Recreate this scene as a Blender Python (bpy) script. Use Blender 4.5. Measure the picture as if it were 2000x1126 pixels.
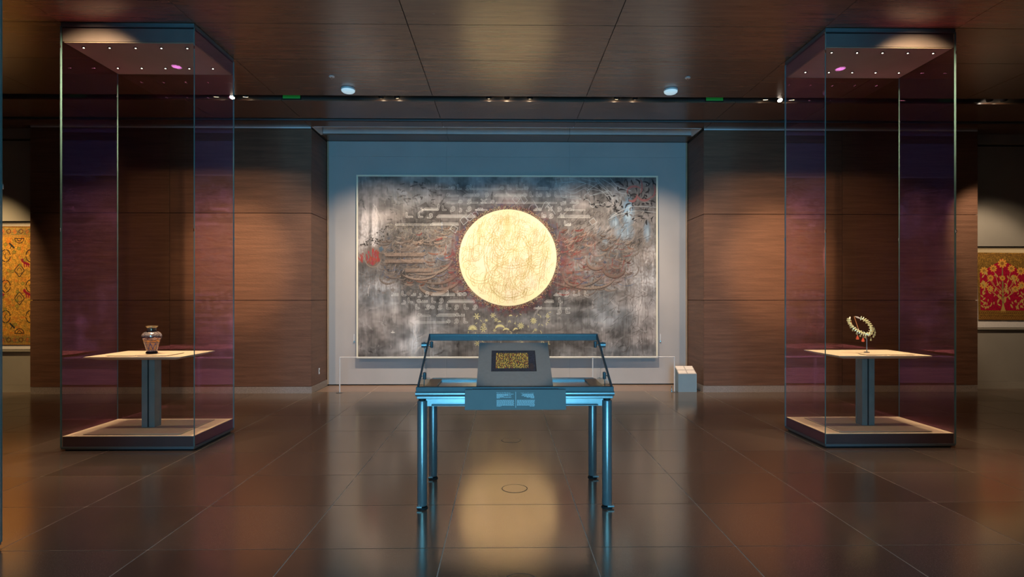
import bpy, bmesh, math, random
import numpy as np
from mathutils import Vector

for o in list(bpy.data.objects):
    bpy.data.objects.remove(o)
S = bpy.context.scene
COL = S.collection
random.seed(7)
RNG = np.random.default_rng(11)

# ------------------------------------------------------------------ camera, world, large lights, exposure
cam_d = bpy.data.cameras.new('camera')
cam = bpy.data.objects.new('camera', cam_d)
COL.objects.link(cam)
cam.location = (0, 0, 1.53)
cam.rotation_euler = (math.radians(90), 0, -math.atan(17 / 1120))
cam_d.sensor_width = 36
cam_d.lens = 36 * 1120 / 2000
cam_d.shift_y = 19 / 2000
cam_d.clip_start = 0.05
S.camera = cam

W = bpy.data.worlds.new('world')
S.world = W
W.use_nodes = True
W.node_tree.nodes['Background'].inputs[0].default_value = (0.3, 0.6, 1, 1)
W.node_tree.nodes['Background'].inputs[1].default_value = 0.01

S.view_settings.view_transform = 'Standard'
S.view_settings.look = 'None'
S.view_settings.exposure = 0.0
S.view_settings.gamma = 1.0
S.view_settings.use_curve_mapping = False
S.cycles.sample_clamp_indirect = 6.0
S.cycles.transparent_max_bounces = 32
S.cycles.max_bounces = 10
S.cycles.glossy_bounces = 6


def area_light(name, loc, target, sx, sy, power, color, spread=180):
    d = bpy.data.lights.new(name, 'AREA')
    d.shape = 'RECTANGLE'
    d.size, d.size_y = sx, sy
    d.energy = power
    d.color = color
    d.spread = math.radians(spread)
    o = bpy.data.objects.new(name, d)
    COL.objects.link(o)
    o.location = loc
    o.rotation_euler = (Vector(target) - Vector(loc)).to_track_quat('-Z', 'Y').to_euler()
    return o


def spot_light(name, loc, target, power, color, angle, blend=0.5, radius=0.03):
    d = bpy.data.lights.new(name, 'SPOT')
    d.energy = power
    d.color = color
    d.spot_size = math.radians(angle)
    d.spot_blend = blend
    d.shadow_soft_size = radius
    o = bpy.data.objects.new(name, d)
    COL.objects.link(o)
    o.location = loc
    o.rotation_euler = (Vector(target) - Vector(loc)).to_track_quat('-Z', 'Y').to_euler()
    return o


# blue dusk daylight through the tall window in the lobby behind the camera
area_light('window_daylight', (0.1, -6.85, 2.1), (0.1, 10, 1.95), 2.4, 3.9, 800, (0.165, 0.61, 1.0))
WARM = (1.0, 0.77, 0.55)
CEIL = 4.29
XC = 0.085

# ------------------------------------------------------------------ materials
MATS = {}


def new_mat(name):
    m = bpy.data.materials.new(name)
    m.use_nodes = True
    MATS[name] = m
    return m, m.node_tree, m.node_tree.nodes['Principled BSDF']


def setp(b, **k):
    for key, v in k.items():
        b.inputs[key.replace('_', ' ')].default_value = v


def plain(name, col, rough=0.5, metal=0.0, var=0.0, vscale=6.0, bump=0.0, bscale=60.0, ior=1.5, emit=None, estr=0.0):
    m, t, b = new_mat(name)
    setp(b, Base_Color=(*col, 1), Roughness=rough, Metallic=metal, IOR=ior)
    if emit:
        b.inputs['Emission Color'].default_value = (*emit, 1)
        b.inputs['Emission Strength'].default_value = estr
    geo = t.nodes.new('ShaderNodeNewGeometry')
    if var > 0:
        n = t.nodes.new('ShaderNodeTexNoise')
        n.inputs['Scale'].default_value = vscale
        n.inputs['Detail'].default_value = 5
        t.links.new(geo.outputs['Position'], n.inputs['Vector'])
        r = t.nodes.new('ShaderNodeValToRGB')
        r.color_ramp.elements[0].position, r.color_ramp.elements[1].position = 0.3, 0.7
        r.color_ramp.elements[0].color = (*[c * (1 - var) for c in col], 1)
        r.color_ramp.elements[1].color = (*[min(1, c * (1 + var)) for c in col], 1)
        t.links.new(n.outputs['Fac'], r.inputs['Fac'])
        t.links.new(r.outputs['Color'], b.inputs['Base Color'])
    if bump > 0:
        n = t.nodes.new('ShaderNodeTexNoise')
        n.inputs['Scale'].default_value = bscale
        t.links.new(geo.outputs['Position'], n.inputs['Vector'])
        bp = t.nodes.new('ShaderNodeBump')
        bp.inputs['Strength'].default_value = bump
        bp.inputs['Distance'].default_value = 0.004
        t.links.new(n.outputs['Fac'], bp.inputs['Height'])
        t.links.new(bp.outputs['Normal'], b.inputs['Normal'])
    return m


def wood(name, dark, light, rough, ior, bump=0.25, stretch=(0.5, 0.5, 9.0)):
    """dark stained veneer with horizontal grain; each panel a little different"""
    m, t, b = new_mat(name)
    geo = t.nodes.new('ShaderNodeNewGeometry')
    info = t.nodes.new('ShaderNodeObjectInfo')
    off = t.nodes.new('ShaderNodeVectorMath')
    off.operation = 'MULTIPLY_ADD'
    comb = t.nodes.new('ShaderNodeCombineXYZ')
    for i in range(3):
        t.links.new(info.outputs['Random'], comb.inputs[i])
    t.links.new(comb.outputs[0], off.inputs[0])
    off.inputs[1].default_value = (9, 9, 9)
    t.links.new(geo.outputs['Position'], off.inputs[2])
    mp = t.nodes.new('ShaderNodeMapping')
    mp.inputs['Scale'].default_value = stretch
    t.links.new(off.outputs[0], mp.inputs['Vector'])
    n = t.nodes.new('ShaderNodeTexNoise')
    n.inputs['Scale'].default_value = 2.6
    n.inputs['Detail'].default_value = 9
    n.inputs['Roughness'].default_value = 0.7
    t.links.new(mp.outputs[0], n.inputs['Vector'])
    r = t.nodes.new('ShaderNodeValToRGB')
    r.color_ramp.elements[0].position, r.color_ramp.elements[1].position = 0.3, 0.72
    r.color_ramp.elements[0].color = (*dark, 1)
    r.color_ramp.elements[1].color = (*light, 1)
    t.links.new(n.outputs['Fac'], r.inputs['Fac'])
    t.links.new(r.outputs['Color'], b.inputs['Base Color'])
    n2 = t.nodes.new('ShaderNodeTexNoise')
    n2.inputs['Scale'].default_value = 26
    n2.inputs['Detail'].default_value = 6
    mp2 = t.nodes.new('ShaderNodeMapping')
    mp2.inputs['Scale'].default_value = tuple(1 if s < 2 else 4 for s in stretch)
    t.links.new(geo.outputs['Position'], mp2.inputs['Vector'])
    t.links.new(mp2.outputs[0], n2.inputs['Vector'])
    bp = t.nodes.new('ShaderNodeBump')
    bp.inputs['Strength'].default_value = bump
    bp.inputs['Distance'].default_value = 0.004
    t.links.new(n2.outputs['Fac'], bp.inputs['Height'])
    t.links.new(bp.outputs['Normal'], b.inputs['Normal'])
    setp(b, Roughness=rough, IOR=ior)
    return m


def stone_floor(name):
    m, t, b = new_mat(name)
    geo = t.nodes.new('ShaderNodeNewGeometry')
    info = t.nodes.new('ShaderNodeObjectInfo')
    n = t.nodes.new('ShaderNodeTexNoise')
    n.inputs['Scale'].default_value = 190
    n.inputs['Detail'].default_value = 3
    t.links.new(geo.outputs['Position'], n.inputs['Vector'])
    r = t.nodes.new('ShaderNodeValToRGB')
    e = r.color_ramp.elements
    e[0].position, e[0].color = 0.32, (0.048, 0.039, 0.033, 1)
    e[1].position, e[1].color = 0.62, (0.140, 0.112, 0.094, 1)
    x = e.new(0.72)
    x.color = (0.24, 0.19, 0.16, 1)
    t.links.new(n.outputs['Fac'], r.inputs['Fac'])
    mx = t.nodes.new('ShaderNodeMix')
    mx.data_type = 'RGBA'
    mx.blend_type = 'MULTIPLY'
    mx.inputs['Factor'].default_value = 1
    mr = t.nodes.new('ShaderNodeMapRange')
    mr.inputs['To Min'].default_value = 0.8
    mr.inputs['To Max'].default_value = 1.2
    t.links.new(info.outputs['Random'], mr.inputs['Value'])
    t.links.new(r.outputs['Color'], mx.inputs[6])
    t.links.new(mr.outputs[0], mx.inputs[7])
    t.links.new(mx.outputs[2], b.inputs['Base Color'])
    n3 = t.nodes.new('ShaderNodeTexNoise')
    n3.inputs['Scale'].default_value = 2.2
    n3.inputs['Detail'].default_value = 6
    t.links.new(geo.outputs['Position'], n3.inputs['Vector'])
    mr2 = t.nodes.new('ShaderNodeMapRange')
    mr2.inputs['To Min'].default_value = 0.13
    mr2.inputs['To Max'].default_value = 0.20
    t.links.new(n3.outputs['Fac'], mr2.inputs['Value'])
    t.links.new(mr2.outputs[0], b.inputs['Roughness'])
    b.inputs['IOR'].default_value = 3.7
    b.inputs['Specular Tint'].default_value = (1.0, 0.84, 0.68, 1)
    return m


def pane_glass(name, ior=1.5, tint=(1, 1, 1), refl=(1, 1, 1)):
    """clear pane: transparent body plus Fresnel reflection from its coating"""
    m = bpy.data.materials.new(name)
    m.use_nodes = True
    t = m.node_tree
    t.nodes.clear()
    out = t.nodes.new('ShaderNodeOutputMaterial')
    tr = t.nodes.new('ShaderNodeBsdfTransparent')
    tr.inputs[0].default_value = (*tint, 1)
    gl = t.nodes.new('ShaderNodeBsdfGlossy')
    gl.inputs['Color'].default_value = (*refl, 1)
    gl.inputs['Roughness'].default_value = 0.0
    lw = t.nodes.new('ShaderNodeLayerWeight')
    lw.inputs['Blend'].default_value = 0.5
    pw = t.nodes.new('ShaderNodeMath')
    pw.operation = 'POWER'
    pw.inputs[1].default_value = 5.0
    t.links.new(lw.outputs['Facing'], pw.inputs[0])
    f0 = ((ior - 1) / (ior + 1)) ** 2
    fr = t.nodes.new('ShaderNodeMath')
    fr.operation = 'MULTIPLY_ADD'
    fr.inputs[1].default_value = 1 - f0
    fr.inputs[2].default_value = f0
    t.links.new(pw.outputs[0], fr.inputs[0])
    mx = t.nodes.new('ShaderNodeMixShader')
    t.links.new(fr.outputs[0], mx.inputs[0])
    t.links.new(tr.outputs[0], mx.inputs[1])
    t.links.new(gl.outputs[0], mx.inputs[2])
    t.links.new(mx.outputs[0], out.inputs[0])
    MATS[name] = m
    return m


def painted(name, rough=0.75, ior=1.4, metal=0.0, bump=0.0):
    m, t, b = new_mat(name)
    a = t.nodes.new('ShaderNodeAttribute')
    a.attribute_name = 'Col'
    t.links.new(a.outputs['Color'], b.inputs['Base Color'])
    setp(b, Roughness=rough, IOR=ior, Metallic=metal)
    if bump:
        geo = t.nodes.new('ShaderNodeNewGeometry')
        n = t.nodes.new('ShaderNodeTexNoise')
        n.inputs['Scale'].default_value = 350
        t.links.new(geo.outputs['Position'], n.inputs['Vector'])
        bp = t.nodes.new('ShaderNodeBump')
        bp.inputs['Strength'].default_value = bump
        bp.inputs['Distance'].default_value = 0.003
        t.links.new(n.outputs['Fac'], bp.inputs['Height'])
        t.links.new(bp.outputs['Normal'], b.inputs['Normal'])
    return m


M_WOOD = wood('wall_veneer', (0.100, 0.049, 0.030), (0.195, 0.099, 0.060), 0.48, 1.45, 0.6)
M_CEIL = wood('ceiling_veneer', (0.105, 0.056, 0.034), (0.185, 0.102, 0.064), 0.27, 2.05, 0.035, (0.5, 7.0, 0.5))
M_TILE = stone_floor('dark_granite')
M_GROUT = plain('pale_grout', (0.62, 0.56, 0.48), 0.5, var=0.25, vscale=3)
M_VOID = plain('black_void', (0.006, 0.005, 0.005), 0.8, var=0.1)
M_WALL = plain('grey_plaster', (0.40, 0.385, 0.38), 0.72, var=0.05, vscale=1.6, bump=0.05, bscale=220)
M_GALW = plain('taupe_plaster', (0.30, 0.27, 0.22), 0.75, var=0.06, vscale=2, bump=0.05, bscale=200)
M_DARKW = plain('dark_side_wall', (0.05, 0.035, 0.028), 0.6, var=0.2, vscale=2)
M_SKIRT = plain('grey_stone_skirting', (0.27, 0.235, 0.21), 0.5, var=0.25, vscale=90)
M_TRIM = plain('pale_metal_trim', (0.70, 0.70, 0.70), 0.45, 0.1, var=0.05)
M_TAN = plain('tan_edge_strip', (0.42, 0.27, 0.16), 0.5, var=0.1)
M_STEEL = plain('grey_satin_steel', (0.36, 0.42, 0.43), 0.30, 0.7, var=0.05, vscale=30)
M_STEEL_D = plain('dark_satin_steel', (0.10, 0.115, 0.12), 0.5, 0.25, var=0.05, vscale=30)
M_CHROME = plain('bright_steel', (0.72, 0.72, 0.70), 0.18, 1.0, var=0.03)
M_BLACK = plain('black_metal', (0.012, 0.012, 0.013), 0.4, 0.3, var=0.1)
M_SLOT = plain('dark_slot_paint', (0.05, 0.042, 0.036), 0.6, var=0.1)
M_RUBBER = plain('black_rubber', (0.012, 0.012, 0.012), 0.7, var=0.1)
M_PLINTH = plain('plinth_bronze_laminate', (0.085, 0.065, 0.062), 0.38, 0.2, var=0.1, vscale=3)
M_HEAD = plain('header_grey_laminate', (0.16, 0.15, 0.145), 0.4, 0.2, var=0.1, vscale=3)
M_CREAM = plain('cream_lined_board', (0.58, 0.49, 0.35), 0.65, var=0.05, vscale=20, bump=0.05, bscale=300)
M_OLIVE = plain('olive_lined_board', (0.50, 0.46, 0.33), 0.65, var=0.05, vscale=20)
M_SOFFIT = plain('beige_soffit', (0.27, 0.26, 0.20), 0.6, var=0.05)
M_COLUMN = plain('grey_blue_column', (0.26, 0.28, 0.25), 0.5, 0.15, var=0.08, vscale=8)
M_EDGE = plain('green_glass_edge', (0.10, 0.24, 0.24), 0.15, 0.0, ior=1.6, var=0.1)
M_PANE = pane_glass('coated_case_glass', 1.5, (0.97, 0.975, 0.97), (0.95, 0.34, 0.82))
M_CLEAR = pane_glass('clear_glass', 1.3, (0.985, 0.99, 0.99), (0.9, 0.95, 1))
M_MOUNT = plain('slate_grey_mount_board', (0.24, 0.24, 0.235), 0.8, var=0.04, vscale=40)
M_LABEL = plain('slate_label_panel', (0.215, 0.175, 0.155), 0.6, var=0.04, vscale=10)
M_PRINT = plain('pale_print', (0.80, 0.80, 0.78), 0.6, var=0.02)
M_BOX = plain('pale_blue_grey_box', (0.21, 0.31, 0.37), 0.5, var=0.04)
M_SHEET = plain('off_white_card', (0.78, 0.72, 0.66), 0.7, var=0.04, vscale=30)
M_SHEETP = plain('taupe_card_back', (0.42, 0.38, 0.35), 0.7, var=0.04, vscale=30)
M_DECK = plain('deck_brown_reflection', (0.20, 0.15, 0.11), 0.4, 0.4, var=0.05)  # brown reflected on the deck sides, put into their base colour
M_WHITEP = plain('white_dome_added_glow', (0.75, 0.78, 0.80), 0.35, emit=(0.55, 0.85, 1.0), estr=0.55)  # emission stands in for light falling on the white dome
M_LENS = plain('warm_lamp_lens', (0.9, 0.8, 0.6), 0.3, emit=(1.0, 0.75, 0.48), estr=14)
M_LENS_B = plain('bright_lamp_lens', (0.9, 0.8, 0.7), 0.3, emit=(1.0, 0.86, 0.70), estr=30)
M_LED = plain('case_led', (0.9, 0.85, 0.7), 0.3, emit=(1.0, 0.88, 0.68), estr=9)
M_LED_W = plain('downlight_lens', (0.9, 0.9, 0.9), 0.3, emit=(1.0, 0.75, 1.0), estr=12)
M_GREEN = plain('green_indicator', (0.05, 0.4, 0.1), 0.4, emit=(0.05, 1.0, 0.12), estr=0.05)
M_CANVAS = painted('painted_canvas', 0.85, 1.35, bump=0.15)
M_TEXTILE = painted('woven_textile', 0.9, 1.3, bump=0.3)
M_FOLIO = painted('gilded_parchment', 0.5, 1.5)
M_ENAMEL = painted('enamelled_glass', 0.10, 2.0, 0.45)
M_FRAME = plain('cream_frame_fillet', (0.78, 0.74, 0.58), 0.5, var=0.03)
M_COPPER = plain('copper_mount', (0.55, 0.25, 0.13), 0.3, 0.9, var=0.05)
M_DIAMOND = plain('pale_yellow_gem', (0.90, 0.82, 0.45), 0.12, 0.2, ior=2.0, var=0.3, vscale=120)
M_EMERALD = plain('smoky_green_bead', (0.33, 0.36, 0.20), 0.12, 0.1, ior=1.8, var=0.3, vscale=150)
M_SPINEL = plain('coral_red_drop', (0.75, 0.13, 0.07), 0.15, 0.0, ior=1.7, var=0.2, vscale=150)

# ------------------------------------------------------------------ mesh helpers


class MB:
    def __init__(self):
        self.v, self.f, self.m = [], [], []

    def add(self, vs, fs, mi=0):
        k = len(self.v)
        self.v += [tuple(p) for p in vs]
        self.f += [tuple(i + k for i in f) for f in fs]
        self.m += [mi] * len(fs)
        return self

    def box(self, x0, x1, y0, y1, z0, z1, mi=0, b=0.0):
        if b <= 0:
            vs = [(x, y, z) for z in (z0, z1) for y in (y0, y1) for x in (x0, x1)]
            return self.add(vs, [(0, 2, 3, 1), (4, 5, 7, 6), (0, 1, 5, 4), (2, 6, 7, 3), (0, 4, 6, 2), (1, 3, 7, 5)], mi)
        bm = bmesh.new()
        bmesh.ops.create_cube(bm, size=1)
        for v in bm.verts:
            v.co = Vector(((x0 + x1) / 2 + v.co.x * (x1 - x0), (y0 + y1) / 2 + v.co.y * (y1 - y0), (z0 + z1) / 2 + v.co.z * (z1 - z0)))
        bmesh.ops.bevel(bm, geom=list(bm.edges), offset=b, segments=2, affect='EDGES', profile=0.5)
        bm.verts.index_update()
        self.add([v.co for v in bm.verts], [[v.index for v in f.verts] for f in bm.faces], mi)
        bm.free()
        return self

    def prism(self, pts, axis, a, b, mi=0):
        """extrude a 2D outline (counter-clockwise) along an axis"""
        n = len(pts)

        def p3(p, t):
            return {'x': (t, p[0], p[1]), 'y': (p[0], t, p[1]), 'z': (p[0], p[1], t)}[axis]
        vs = [p3(p, a) for p in pts] + [p3(p, b) for p in pts]
        fs = [tuple(range(n))[::-1], tuple(range(n, 2 * n))] + [(i, (i + 1) % n, n + (i + 1) % n, n + i) for i in range(n)]
        return self.add(vs, fs, mi)

    def tube(self, pts, r, seg=12, mi=0, caps=True):
        pts = [Vector(p) for p in pts]
        rs = r if isinstance(r, (list, tuple)) else [r] * len(pts)
        rings = []
        prev = None
        for i, p in enumerate(pts):
            t = (pts[min(i + 1, len(pts) - 1)] - pts[max(i - 1, 0)]).normalized()
            if prev is None:
                a = t.orthogonal().normalized()
            else:
                a = (prev - t * prev.dot(t)).normalized()
            prev = a
            c = t.cross(a)
            rings.append([p + (a * math.cos(2 * math.pi * k / seg) + c * math.sin(2 * math.pi * k / seg)) * rs[i] for k in range(seg)])
        vs = [q for rg in rings for q in rg]
        fs = []
        for i in range(len(rings) - 1):
            for k in range(seg):
                fs.append((i * seg + k, i * seg + (k + 1) % seg, (i + 1) * seg + (k + 1) % seg, (i + 1) * seg + k))
        if caps:
            fs.append(tuple(range(seg))[::-1])
            fs.append(tuple(range((len(rings) - 1) * seg, len(rings) * seg)))
        return self.add(vs, fs, mi)

    def lathe(self, prof, cx, cy, seg=32, mi=0):
        vs, fs = [], []
        for r, z in prof:
            for k in range(seg):
                vs.append((cx + r * math.cos(2 * math.pi * k / seg), cy + r * math.sin(2 * math.pi * k / seg), z))
        for i in range(len(prof) - 1):
            for k in range(seg):
                fs.append((i * seg + k, i * seg + (k + 1) % seg, (i + 1) * seg + (k + 1) % seg, (i + 1) * seg + k))
        fs.append(tuple(range(seg))[::-1])
        fs.append(tuple(range((len(prof) - 1) * seg, len(prof) * seg)))
        return self.add(vs, fs, mi)

    def build(self, name, mats, parent=None, origin=None, smooth=False):
        if not isinstance(mats, (list, tuple)):
            mats = [mats]
        if origin is None:
            a = np.array(self.v)
            lo, hi = a.min(0), a.max(0)
            origin = ((lo[0] + hi[0]) / 2, (lo[1] + hi[1]) / 2, lo[2])
        ov = Vector(origin)
        me = bpy.data.meshes.new(name)
        me.from_pydata([Vector(p) - ov for p in self.v], [], self.f)
        for mt in mats:
            me.materials.append(mt)
        if len(mats) > 1:
            me.polygons.foreach_set('material_index', self.m)
        if smooth:
            me.polygons.foreach_set('use_smooth', [True] * len(me.polygons))
            me.set_sharp_from_angle(angle=math.radians(40))
        me.update()
        o = bpy.data.objects.new(name, me)
        COL.objects.link(o)
        link_at(o, ov, parent)
        return o


def world_loc(o):
    p = Vector(o.location)
    while o.parent:
        o = o.parent
        p = p + Vector(o.location)
    return p


def link_at(o, wloc, parent):
    if parent:
        o.parent = parent
        o.location = Vector(wloc) - world_loc(parent)
    else:
        o.location = wloc


def tag(o, label=None, cat=None, group=None, kind=None):
    if label:
        o['label'] = label
    if cat:
        o['category'] = cat
    if group:
        o['group'] = group
    if kind:
        o['kind'] = kind
    return o


def thing(name, loc, label, cat, group=None):
    o = bpy.data.objects.new(name, None)
    o.empty_display_size = 0.1
    COL.objects.link(o)
    o.location = loc
    return tag(o, label, cat, group)


def struct(o, label=None):
    return tag(o, label, None, None, 'structure')


def grid_mesh(name, img, P00, P10, P01, mat, parent=None, linear=False):
    """a flat sheet whose vertices carry the painted colours; img[row, col] rows from the top"""
    h, w = img.shape[:2]
    P00, P10, P01 = (np.array(p, float) for p in (P00, P10, P01))
    u = np.linspace(0, 1, w)
    v = np.linspace(0, 1, h)
    co = P00[None, None] + u[None, :, None] * (P10 - P00) + v[:, None, None] * (P01 - P00)
    org = (P00 + P10 + P01 + (P10 + P01 - P00)) / 4
    co = (co - org).reshape(-1, 3)
    idx = np.arange(h * w).reshape(h, w)
    q = np.stack([idx[1:, :-1], idx[1:, 1:], idx[:-1, 1:], idx[:-1, :-1]], -1).reshape(-1, 4)
    me = bpy.data.meshes.new(name)
    me.vertices.add(h * w)
    me.vertices.foreach_set('co', co.astype(np.float32).ravel())
    me.loops.add(q.size)
    me.loops.foreach_set('vertex_index', q.ravel().astype(np.int32))
    me.polygons.add(len(q))
    me.polygons.foreach_set('loop_start', np.arange(0, q.size, 4, dtype=np.int32))
    me.update(calc_edges=True)
    me.validate()
    set_cols(me, img.reshape(-1, 3), linear)
    me.materials.append(mat)
    o = bpy.data.objects.new(name, me)
    COL.objects.link(o)
    link_at(o, Vector(org), parent)
    return o


def set_cols(me, c, linear=False):
    c = np.clip(c, 0, 1)
    if not linear:
        c = np.where(c <= 0.04045, c / 12.92, ((c + 0.055) / 1.055) ** 2.4)
    a = me.color_attributes.new('Col', 'FLOAT_COLOR', 'POINT')
    rgba = np.ones((len(c), 4), np.float32)
    rgba[:, :3] = c
    a.data.foreach_set('color', rgba.ravel())


# ------------------------------------------------------------------ floor
XL, XR, YB, YF = -9.7, 9.9, -7.0, 11.0
fl = struct(MB().box(XL, XR, YB, YF, -0.12, -0.0025).build('floor', M_GROUT), 'dark brown polished granite tiles with thin pale joints')
M_TILE2 = plain('tan_niche_tile', (0.24, 0.155, 0.105), 0.3, var=0.35, vscale=160, ior=2.2)  # tiles of the niche row in a lighter, browner colour
rows = [2.05, 2.785, 3.52, 4.255, 4.99, 5.73, 6.64, 7.54, 8.43, 9.42, 10.32]
cols = [XC - 0.45 + 0.9 * k for k in range(-10, 12)]
cols = [max(XL, min(XR, c)) for c in cols]
tile_me = {}
G = 0.0032
for r0, r1 in zip(rows, rows[1:]):
    for c0, c1 in zip(cols, cols[1:]):
        if c1 - c0 < 0.1:
            continue
        w, d = round(c1 - c0, 3), round(r1 - r0, 3)
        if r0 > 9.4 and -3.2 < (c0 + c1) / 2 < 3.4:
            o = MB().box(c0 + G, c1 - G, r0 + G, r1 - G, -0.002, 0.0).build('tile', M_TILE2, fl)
        elif (w, d) not in tile_me:
            o = MB().box(c0 + G, c1 - G, r0 + G, r1 - G, -0.002, 0.0).build('tile', M_TILE, fl)
            tile_me[(w, d)] = o.data
        else:
            o = bpy.data.objects.new('tile', tile_me[(w, d)])
            COL.objects.link(o)
            link_at(o, ((c0 + c1) / 2, (r0 + r1) / 2, -0.002), fl)
MB().box(XL, XR, YB, rows[0] - G, -0.002, 0.0).build('floor_slab', M_TILE, fl)
MB().box(XL, XR, rows[-1] + G, YF, -0.002, 0.0).build('floor_slab', M_TILE, fl)

# round access covers set into the floor in front of and below the table
for k, (x, y, lab) in enumerate([(0.096, 3.086, 'round stone access cover in the floor in front of the steel table'),
                                 (0.091, 4.614, 'round stone access cover with dark rim in the floor under the steel table'),
                                 (0.083, 6.181, 'round stone access cover in the floor between steel table and painting')]):
    t = thing('floor_cover', (x, y, 0), lab, 'floor cover', 'round floor access covers')
    m = MB()
    seg = 48
    for ra, rb, mi in ((0.098, 0.104, 0),):
        vs = [(x + r * math.cos(2 * math.pi * i / seg), y + r * math.sin(2 * math.pi * i / seg), 0.0008) for r in (ra, rb) for i in range(seg)]
        fs = [(i, seg + i, seg + (i + 1) % seg, (i + 1) % seg) for i in range(seg)]
        m.add(vs, fs)
    m.build('rim', M_BLACK if k == 1 else M_STEEL_D, t)
    MB().lathe([(0.0965, 0.0002), (0.0965, 0.0012)], x, y, seg).build('lid', M_TILE, t)

# ------------------------------------------------------------------ ceiling
ce = struct(MB().box(XL, XR, YB, YF, 4.62, 4.75).build('ceiling', M_VOID), 'dark brown wood veneer ceiling panels with black light slots')
cx = [XL, -8.0, -6.2, -4.43, -3.10, XC - 1.05, XC + 1.05, 3.28, 4.64, 6.4, 8.2, XR]
ry = [(1.45, 2.32), (2.32, 3.19), (3.19, 4.06), (4.06, 4.93), (4.93, 5.80), (5.80, 6.67), (6.67, 7.85), (8.055, 8.84), (8.99, 9.285)]
g = 0.004
for a, b in ry:
    for c0, c1 in zip(cx, cx[1:]):
        MB().box(c0 + g, c1 - g, a + g, b - g, CEIL, CEIL + 0.022).build('ceiling_panel', M_CEIL, ce)
for c0, c1 in ((XL, -7.58), (-7.58, -3.095), (3.255, 7.79), (7.79, XR)):
    MB().box(c0 + g, c1 - g, 9.285 + g, YF, CEIL, CEIL + 0.022).build('ceiling_panel', M_CEIL, ce)
for c0, c1 in ((-3.09, -0.955), (-0.955, 1.13), (1.13, 3.25)):
    MB().box(c0 + 0.002, c1 - 0.002, 9.735, 10.2, CEIL, CEIL + 0.022).build('ceiling_panel', M_CEIL, ce)
MB().box(XL, XR, YB, 1.45 - g, CEIL, CEIL + 0.022).build('ceiling_panel', M_CEIL, ce)
# slot linings
for nm, y, t_ in (('slot_lining', 7.85, -0.02), ('slot_lining', 8.055, 0.02)):
    MB().box(XL, XR, min(y, y + t_), max(y, y + t_), CEIL + 0.022, 4.62).build(nm, M_SLOT, ce)
for y, t_ in ((8.84, -0.02), (8.99, 0.02)):
    MB().box(XL, XR, min(y, y + t_), max(y, y + t_), CEIL + 0.022, 4.62).build('slot_lining', M_STEEL_D, ce)
MB().box(XL, XR, 8.93, 8.945, CEIL - 0.006, CEIL + 0.03).build('slot_blade', M_STEEL_D, ce)
# pale trough along the niche
for c0, c1 in ((-3.05, -0.955), (-0.955, 1.13), (1.13, 3.21)):
    MB().box(c0 + 0.003, c1 - 0.003, 9.735, 9.75, CEIL + 0.022, 4.6).build('trough_lining', M_TRIM, ce)
MB().box(-3.05, 3.21, 9.29, 9.735, 4.58, 4.6).build('trough_top', M_TRIM, ce)
MB().box(-3.05, 3.21, 9.275, 9.287, CEIL - 0.004, CEIL + 0.02).build('trough_edge', M_TRIM, ce)
for xx in (-3.07, 3.22):
    MB().box(xx - 0.015, xx + 0.015, 9.29, 9.75, CEIL, 4.6).build('trough_end', M_TRIM, ce)

# ------------------------------------------------------------------ walls
ZR = [0.105, 1.497, 2.899, 4.262]
pg = 0.004


def wood_wall(name, x0, xm, x1, side_x, sgn, label):
    yb = 9.315
    w = struct(MB().box(x0 + 0.02, x1 - 0.02, yb, YF, 0, CEIL).build(name, M_VOID), label)
    for a, b in ((x0, xm), (xm, x1)):
        for z0, z1 in zip(ZR, ZR[1:]):
            MB().box(a + pg, b - pg, 9.29, yb + 0.01, z0 + pg, z1 - pg, b=0.0015).build('panel', M_WOOD, w)
    for z0, z1 in zip(ZR, ZR[1:]):
        MB().box(min(side_x, side_x - sgn * 0.022), max(side_x, side_x - sgn * 0.022), 9.292 + 0.01, 10.12, z0 + pg, z1 - pg, b=0.0015).build('panel', M_WOOD, w)
        ox = x0 if sgn > 0 else x1
        MB().box(min(ox, ox + sgn * 0.022), max(ox, ox + sgn * 0.022), 9.30, 10.9, z0 + pg, z1 - pg, b=0.0015).build('panel', M_WOOD, w)
    return w


wood_wall('wall_left', -7.572, -5.357, -3.093, -3.093, 1, 'dark brown wood panel wall left of the painting')
wood_wall('wall_right', 3.262, 5.539, 7.785, 3.262, -1, 'dark brown wood panel wall right of the painting')
struct(MB().box(-7.56, -3.10, 9.285, 9.30, 0, 0.105).build('baseboard_left', M_SKIRT), 'grey stone skirting under the left wood wall')
struct(MB().box(3.27, 7.775, 9.285, 9.30, 0, 0.105).build('baseboard_right', M_SKIRT), 'grey stone skirting under the right wood wall')
struct(MB().box(-3.10, -3.086, 9.29, 10.12, 0, 0.105).build('baseboard_niche_left', M_SKIRT), 'grey stone skirting on the left side of the niche')
struct(MB().box(3.255, 3.269, 9.29, 10.12, 0, 0.105).build('baseboard_niche_right', M_SKIRT), 'grey stone skirting on the right side of the niche')
struct(MB().box(-7.56, -3.10, 9.284, 9.30, 4.264, 4.288).build('trim_1', M_TRIM), 'pale metal strip along the top of the left wood wall')
struct(MB().box(3.27, 7.775, 9.284, 9.30, 4.264, 4.288).build('trim_2', M_TRIM), 'pale metal strip along the top of the right wood wall')
struct(MB().box(-3.086, -3.065, 10.10, 10.14, 0.02, 4.28).build('trim_3', M_TAN), 'tan upright edge strip at the left end of the niche wall')
struct(MB().box(3.234, 3.255, 10.10, 10.14, 0.02, 4.28).build('trim_4', M_TAN), 'tan upright edge strip at the right end of the niche wall')
wb = struct(MB().box(-3.3, 3.5, 10.16, YF, 0, CEIL).build('wall_back', M_VOID), 'smooth grey niche wall behind the painting')
nx = [-3.07, -1.0, 1.17, 3.24]
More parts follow.
